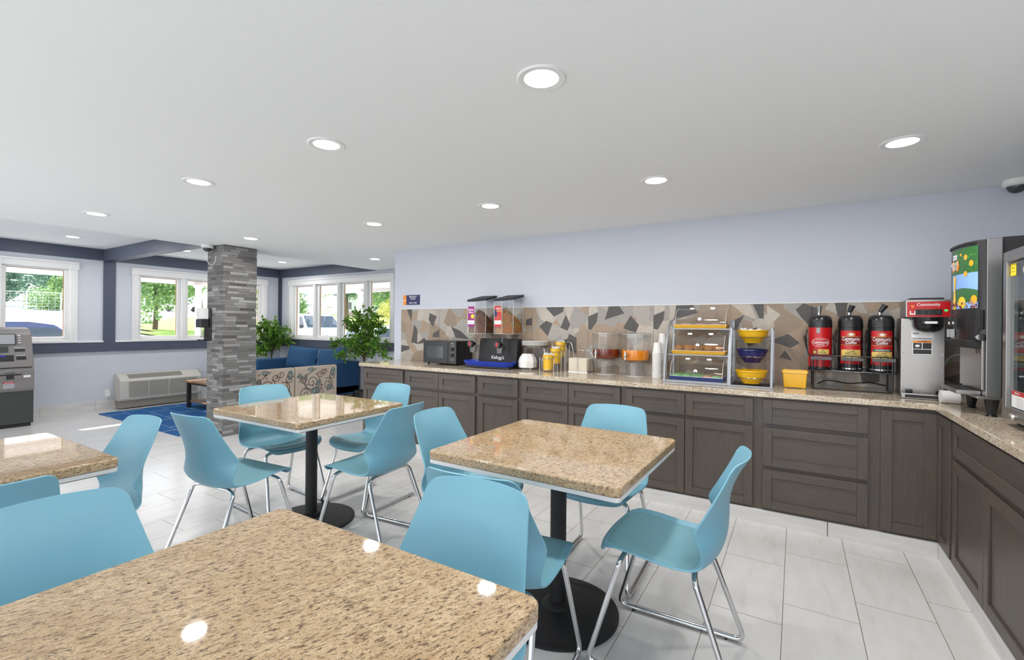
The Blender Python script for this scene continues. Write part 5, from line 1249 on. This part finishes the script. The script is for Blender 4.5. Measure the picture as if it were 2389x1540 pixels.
# ================================================================ OUTDOORS
GZ = -.15
def gz(x, y):
    d = max(0, max(-12.5 - x, (y - 9.0))); return GZ + (.032 * d ** 1.12 if d > 0 else 0)
N = 46; m = MB(); P = []
def span(k, a, b): return a + (b - a) * k / N
xs = [span(k, -150, 60) for k in range(N + 1)]; ys = [span(k, -60, 150) for k in range(N + 1)]
m.grid([[V((x, y, gz(x, y) - .02)) for y in ys] for x in xs], 'terrain'); bmesh.ops.recalc_face_normals(m.bm, faces=m.bm.faces[:])
o = m.build('ground'); o['kind'] = 'structure'
def lawn(poly):
    m = MB(); st = 1.2; x0, x1 = min(p[0] for p in poly), max(p[0] for p in poly); y0, y1 = min(p[1] for p in poly), max(p[1] for p in poly)
    def ins(x, y):
        c = False
        for (ax, ay), (bx, by) in zip(poly, poly[1:] + poly[:1]):
            if (ay > y) != (by > y) and x < (bx - ax) * (y - ay) / (by - ay) + ax: c = not c
        return c
    x = x0
    while x < x1:
        y = y0
        while y < y1:
            if ins(x + st / 2, y + st / 2): m.raw([(a, b, gz(a, b) + .07) for a, b in ((x, y), (x + st, y), (x + st, y + st), (x, y + st))], [(0, 1, 2, 3)], 'lawn_grass')
            y += st
        x += st
    bmesh.ops.remove_doubles(m.bm, verts=m.bm.verts[:], dist=.01); o = m.build('lawn'); o['kind'] = 'structure'
lawn([(-27, 10), (-24, 14), (-21, 18), (-38, 29), (-54, 36), (-54, 22), (-40, 14)])
lawn([(-26, 17.5), (-19, 18.5), (-15, 21), (-20, 44), (-50, 75), (-82, 58), (-42, 30)])
m = MB().box(-13.2, WX - .15, SY - 6, 9.2, GZ - .1, GZ + .012, 'concrete').box(WX - .15, 3, NY + .15, 9.2, GZ - .1, GZ + .010, 'concrete').box(-13, 8, -20, SY, GZ - .1, GZ + .008, 'concrete')
o = m.build('pavement'); o['kind'] = 'structure'
# porch roof along both outer walls
m = MB().box(-10.21, WX - .15, SY - 2, 7.35, 2.18, 2.40, 'soffit_white').box(WX - .15, -3.5, NY + .15, 7.35, 2.18, 2.40, 'soffit_white')
m.box(-10.26, -10.21, SY - 2, 7.4, 2.105, 2.45, 'soffit_white').box(-10.35, -3.5, 7.35, 7.40, 2.105, 2.45, 'soffit_white')
o = m.build('porch_roof'); o['kind'] = 'structure'
m = MB().box(WX - .4, 1.6, SY, NY + .15, 2.60, 2.75, 'soffit_white'); o = m.build('roof'); o['kind'] = 'structure'
def post(label, x, y):
    t = thing('porch_post', label, 'post', (x, y, GZ + .01), 0, 'white porch posts'); h = 2.12 - GZ - .01
    MB().box(-.045, .045, -.045, .045, .05, h, 'white_trim', .006).build('shaft', t); MB().box(-.06, .06, -.06, .06, 0, .05, 'white_trim', .006).build('foot', t); m = MB(); m.box(-.07, .07, -.07, .07, h - .06, h - .0005, 'white_trim', .01); m.build('capital', t)
post('white porch post seen through the window left of the column', -10.19, 4.60)
post('white porch post seen through the third pane of the four-pane window', -8.60, 7.28)
def blob_tree(label, x, y, h, r, seed, mat='tree_leaf', n=1500, ls=.30, trunk=.16, low=.30, name='tree', cat='tree', group='trees outside the windows'):
    rnd = random.Random(seed); z0 = gz(x, y) - .05; t = thing(name, label, cat, (x, y, z0), 0, group)
    if trunk: MB().tube(crom([(0, 0, 0), (.05, .02, h * .2), (-.05, 0, h * .45), (0, 0, h * .75)], 4), trunk, 'trunk_brown', 8, trunk * .4).build('trunk', t)
    cs = [(rnd.uniform(-.55, .55) * r, rnd.uniform(-.55, .55) * r, h * (low + (1 - low) * rnd.uniform(.15, .85)), r * rnd.uniform(.40, .62)) for _ in range(9)]
    m = MB()
    for k in range(int(n * 1.6)):
        cx, cy, cz, cr = rnd.choice(cs); d = V((rnd.gauss(0, 1), rnd.gauss(0, 1), rnd.gauss(0, .8))).normalized(); p = V((cx, cy, cz)) + d * cr * rnd.uniform(.6, 1.05); p.z = max(p.z, h * low * .6)
        a = V((rnd.gauss(0, 1), rnd.gauss(0, 1), rnd.gauss(0, 1))).normalized(); b = a.orthogonal().normalized(); c = a.cross(b); s = ls * .78 * rnd.uniform(.6, 1.2)
        m.raw([p + b * s, p + c * s * .6, p - b * s, p - c * s * .6], [(0, 1, 2, 3)], mat)
    m.build('foliage', t, None, 0); return t
t = thing('chain_fence', 'chain link fence across the parking lot behind the dark blue car', 'fence', (-58.5, 12.5, gz(-58.5, 12.5)), R(-12))
for k in range(11): MB().tube([(0, -11 + k * 2.2, 0), (0, -11 + k * 2.2, 1.85)], .05, 'fence_metal', 8).build('fence_post', t)
m = MB()
for z in (.12, 1.85): m.tube([(0, -11, z), (0, 11, z)], .03, 'fence_metal', 6)
for k in range(5): m.tube([(0, -11 + k * 4.4, .15), (0, -8.8 + k * 4.4, 1.75)], .03, 'fence_metal', 6)
m.build('rail', t)
m = MB()
for k in range(55): m.tube([(.0, -11 + k * .4, .12), (.0, -11 + k * .4, 1.85)], .006, 'fence_metal', 4)
for k in range(6): m.tube([(.0, -11, .3 + k * .27), (.0, 11, .3 + k * .27)], .006, 'fence_metal', 4)
m.build('wire_mesh', t)
BT = blob_tree
BT('broad hazy blue-green tree filling the left part of the window above the cash machine', -75, 14.2, 7.4, 3.6, 1, 'tree_leaf_dark', 3600, .26, .2, .06)
BT('lighter green tree at right in the window above the cash machine', -74, 20.5, 5.6, 2.7, 2, 'tree_leaf', 2600, .24, .16, .06)
BT('distant dark tree at the left edge of the window above the cash machine', -84, 9, 8.5, 4, 5, 'tree_leaf_dark', 2600, .28, .2, .06)
BT('distant dark green tree rising behind the lighter one beyond the fence', -88, 21, 8.4, 4.2, 6, 'tree_leaf_dark', 2600, .28, .2, .06)
BT('yellowish green bush line along the bottom of the chain link fence', -66, 15.8, 2.0, 2.2, 41, 'tree_leaf', 1600, .16, 0, .05)
BT('large round green tree on the lawn in the left pane of the column window', -34.5, 13.1, 5.4, 2.7, 3, 'tree_leaf', 5200, .15, .16, .16)
BT('dark tree on a bare trunk behind the white post in the column window', -40.2, 18.3, 5.6, 2.0, 4, 'tree_leaf_dark', 2600, .17, .2, .34)
BT('green tree beyond the right pane of the column window', -36, 22.4, 6, 2.6, 8, 'tree_leaf', 3000, .18, .16, .1)
BT('dark leafy tree with a thick trunk in the third pane of the four-pane window', -35.2, 28.2, 8.6, 2.6, 9, 'tree_leaf_dark', 3600, .19, .26, .34)
BT('yellow green tree above the white trailer in the four-pane window', -49, 34.8, 8.6, 3.0, 10, 'tree_leaf', 3200, .22, .18, .40)
BT('tree with dense green leaves in the rightmost pane of the four-pane window', -32.5, 31.6, 7.6, 2.7, 12, 'tree_leaf', 3600, .2, .2, .22)
BT('pale tree far behind the white trailer in the leftmost pane', -86, 55, 12, 4.6, 13, 'tree_leaf', 2600, .32, .2, .3)
BT('far tree between house and trailer in the third pane', -66, 56, 11, 4.2, 14, 'tree_leaf', 2400, .3, .2, .4)
BT('hazy far tree behind the fence in the centre of the window above the cash machine', -100, 18.5, 12, 5.5, 51, 'tree_leaf_dark', 2800, .34, .2, .05)
BT('far tree behind the far cars in the left pane of the column window', -98, 37, 12, 5.5, 52, 'tree_leaf_dark', 2800, .34, .2, .05)
BT('far tree behind the trunk in the middle pane of the column window', -94, 49, 12, 5.5, 53, 'tree_leaf', 2800, .34, .2, .05)
BT('tall far tree above the left end of the white trailer', -100, 66, 15, 5.5, 54, 'tree_leaf_dark', 2800, .36, .2, .1)
BT('tall far tree above the right end of the white trailer', -90, 76, 15, 5.5, 55, 'tree_leaf', 2800, .36, .2, .1)
BT('tall far tree behind the white house roof', -82, 88, 16, 6, 56, 'tree_leaf_dark', 2800, .36, .2, .1)
BT('far tree beyond the white house in the rightmost pane', -60, 68, 12, 4.4, 15, 'tree_leaf_dark', 2400, .3, .2, .4)
for i, (x, y, lb) in enumerate(((-11.6, 5.0, 'flowering shrub low outside the middle pane of the column window'), (-11.7, 5.75, 'pinkish flowering shrub outside the right pane of the column window'), (-8.35, 8.3, 'flowering shrub low outside the third pane of the four-pane window'), (-9.4, 8.6, 'low mixed shrub between the white car and the third window pane'))):
    blob_tree(lb, x, y, 1.28, .42, 20 + i, 'flower_leaf', 420, .05, 0, .2, 'flowering_shrub', 'shrub', 'shrubs along the porch')
blob_tree('tall yellow shrub in the rightmost pane of the four-pane window', -17.4, 16.1, 2.35, .75, 30, 'shrub_leaf', 1500, .07, 0, .15, 'yellow_shrub', 'shrub', 'shrubs along the porch')
def wheel(t, x, y, r=.34, w=.22):
    q = MB().lathe([(r * .6, -w / 2), (r * .95, -w / 2), (r, -w / 2 + .03), (r, w / 2 - .03), (r * .95, w / 2), (r * .6, w / 2)], 'tyre', (x, y, r), 24, 'y'); q.lathe([(r * .6, -w / 2 + .02), (r * .6, w / 2 - .02)], 'car_silver', (x, y, r), 16, 'y'); q.build('wheel', t)
def car(label, x, y, rz, paint, kind='suv', z=None, group=None):
    t = thing('parked_car', label, 'car', (x, y, gz(x, y) + .015 if z is None else z), rz, group)
    # body profile along local x (front at +x), half widths
    if kind == 'suv': prof = [(-2.3, .40, 1.0), (-2.32, .62, 1.02), (-2.28, 1.02, .99), (-2.2, 1.05, .97)]; L0, L1, zb, zr = -2.3, 2.3, 1.05, 1.72
    else: L0, L1, zb, zr = -2.25, 2.25, .92, 1.45
    side = [(L0, .35), (L0 - .04, .62), (L0 + .04, zb - .04), (L0 + .15, zb), (L1 - 1.45, zb + .02), (L1 - .25, zb - .14), (L1 - .02, zb - .28), (L1 + .04, .55), (L1, .32)]
    m = MB(); m.loft([[(px, -.88, pz) for px, pz in side], [(px, -.93, pz) if pz < zb - .1 else (px, -.90, pz) for px, pz in side], [(px, -.80, pz + (.03 if pz > .8 else 0)) for px, pz in side], [(px, .80, pz + (.03 if pz > .8 else 0)) for px, pz in side], [(px, .93, pz) if pz < zb - .1 else (px, .90, pz) for px, pz in side], [(px, .88, pz) for px, pz in side]], paint)
    m.build('body', t)
    cab_ = [(L0 + .10, zb + .0), (L0 + .32, zr - .08), (L0 + .55, zr), (L1 - 2.35, zr), (L1 - 2.0, zr - .06), (L1 - 1.32, zb + .03)]
    m = MB(); m.loft([[(px, -.85 + .16 * (pz - zb) / (zr - zb), pz) for px, pz in cab_], [(px, .85 - .16 * (pz - zb) / (zr - zb), pz) for px, pz in cab_]], paint); c = m.build('cabin', t)
    m = MB()
    for s in (-1, 1):
        def wp(px, pz, s=s): return (px, s * (.853 - .16 * (pz - zb) / (zr - zb)), pz)
        zt, zl = zr - .12, zb + .07
        for a0, a1, b0, b1 in ((L0 + .35, L0 + 1.0, L0 + .52, L0 + 1.0), (L0 + 1.08, L0 + 1.95, L0 + 1.08, L0 + 1.95), (L0 + 2.03, L1 - 1.52, L0 + 2.03, L1 - 1.98)):
            m.raw([wp(a0, zl), wp(a1, zl), wp(b1, zt), wp(b0, zt)], [(0, 1, 2, 3)], 'car_glass')
    def cross(p0, p1, f0, f1, off):
        a = (p0[0] + (p1[0] - p0[0]) * f0, p0[1] + (p1[1] - p0[1]) * f0); b = (p0[0] + (p1[0] - p0[0]) * f1, p0[1] + (p1[1] - p0[1]) * f1)
        wa, wb = .80 - .16 * (a[1] - zb) / (zr - zb), .80 - .16 * (b[1] - zb) / (zr - zb)
        m.raw([(a[0] + off, -wa, a[1] + .004), (a[0] + off, wa, a[1] + .004), (b[0] + off, wb, b[1] + .004), (b[0] + off, -wb, b[1] + .004)], [(0, 1, 2, 3)], 'car_glass')
    cross(cab_[5], cab_[4], .08, .95, .006); cross(cab_[0], cab_[1], .12, .92, -.006)
    m.build('windows', t, 'dark glass', 0)
    for px in (L0 + .85, L1 - .85):
        for s in (-1, 1): wheel(t, px, s * .80)
    for s in (-1, 1):
        MB().box(L1 - 1.62, L1 - 1.48, s * .90, s * 1.08, zb + .04, zb + .20, 'black_plastic' if paint == 'car_white' else paint, .03).build('wing_mirror', t)
        MB().box(L1 - .22, L1 - .01, s * .55, s * .84, zb - .34, zb - .22, 'dark_glass', .03).build('headlight', t)
        if kind == 'suv' and paint != 'car_blue': MB().tube(fillet([(L0 + .6, s * .62, zr), (L0 + .65, s * .62, zr + .06), (L1 - 2.5, s * .62, zr + .06), (L1 - 2.45, s * .62, zr)], .04), .02, 'black_plastic' if paint != 'car_white' else 'car_white', 6).build('roof_rail', t)
    m = MB().box(L1 - .03, L1 + .045, -.5, .5, .58, zb - .3, 'dark_glass', .01); m.build('front_grille', t)
    return t
car('dark blue car close outside the window above the cash machine', -13.9, 3.0, R(84), 'car_blue', 'suv', GZ - .22)
car('white car parked close outside the left panes of the four-pane window', -18.2, 12.9, R(-8), 'car_white', 'suv', None)
car('white car roof behind the taller plant in the rightmost pane', -11.9, 12.3, R(80), 'car_white', 'sedan', GZ + .05)
for x, y, rz, p, k, lb in ((-78, 25.0, 60, 'car_white', 'suv', 'white car far up the drive, leftmost in the column window'), (-71, 30, 70, 'car_white', 'sedan', 'white car far across the lawn, second from left in the column window'), (-68, 34, 70, 'car_silver', 'sedan', 'silver car far across the lawn in the column window'), (-64, 38.5, 70, 'car_white', 'suv', 'white car far across the lawn, rightmost of the far cars')):
    car(lb, x, y, R(rz), p, k, None, 'cars far across the lawn')
# white trailer behind the white car
t = thing('travel_trailer', 'long white travel trailer with dark lettering behind the white car', 'trailer', (-65.2, 47.2, gz(-65.2, 47.2)), R(54))
m = MB(); m.prism([(-4.0, .95), (2.2, .95), (2.6, 1.15), (3.9, 1.25), (4.0, 1.35), (4.0, 2.35), (3.8, 2.5), (-4.0, 2.5)], 'y', -1.1, 1.1, 'car_white', .05); m.build('body', t)
m = MB().text('TEMEA', .55, 'label_black', (-2.05, -1.102, 1.75), XD, ZD, 1.0, .2); m.text('&', .42, 'label_black', (-3.4, -1.102, 1.72), XD, ZD); m.text('RL', .32, 'label_black', (-3.5, -1.102, 2.2), XD, ZD)
m.text('jayco', .36, 'label_black', (1.5, -1.102, 1.55), XD, ZD, 1.2, .3); m.build('lettering', t, None, 0)
for x in (-1.6, -.8): wheel(t, x, -.95)
MB().box(3.2, 3.8, -1.104, -1.1, 1.75, 2.1, 'label_grey').build('side_window', t, None, 0)
# house and picket fence beyond the lawn
t = thing('white_house', 'white house beyond the lawn in the right panes of the four-pane window', 'house', (-74, 66, gz(-74, 66) - .3), R(47))
MB().box(-7, 7, -3, 3, 0, 4.2, 'house_white').build('walls', t); m = MB(); m.prism([(-3.5, 4.2), (3.5, 4.2), (0, 6.2)], 'x', -7.4, 7.4, 'atm_grey'); m.build('roof', t)
for x in (-4.5, -1.5, 1.5, 4.5): MB().box(x - .5, x + .5, -3.04, -2.98, 1.6, 3.0, 'car_glass').build('window', t)
t = thing('picket_fence', 'brown picket fence in front of the white house', 'fence', (-63.5, 60.5, gz(-63.5, 60.5)), R(47))
m = MB()
for k in range(60): m.box(-9 + k * .3, -9 + k * .3 + .22, -.02, .02, 0, 1.3, 'picket_brown')
m.build('pickets', t)
MB().box(-9, 9, .021, .06, .3, .42, 'picket_brown').box(-9, 9, .021, .06, .9, 1.02, 'picket_brown').build('rail', t)
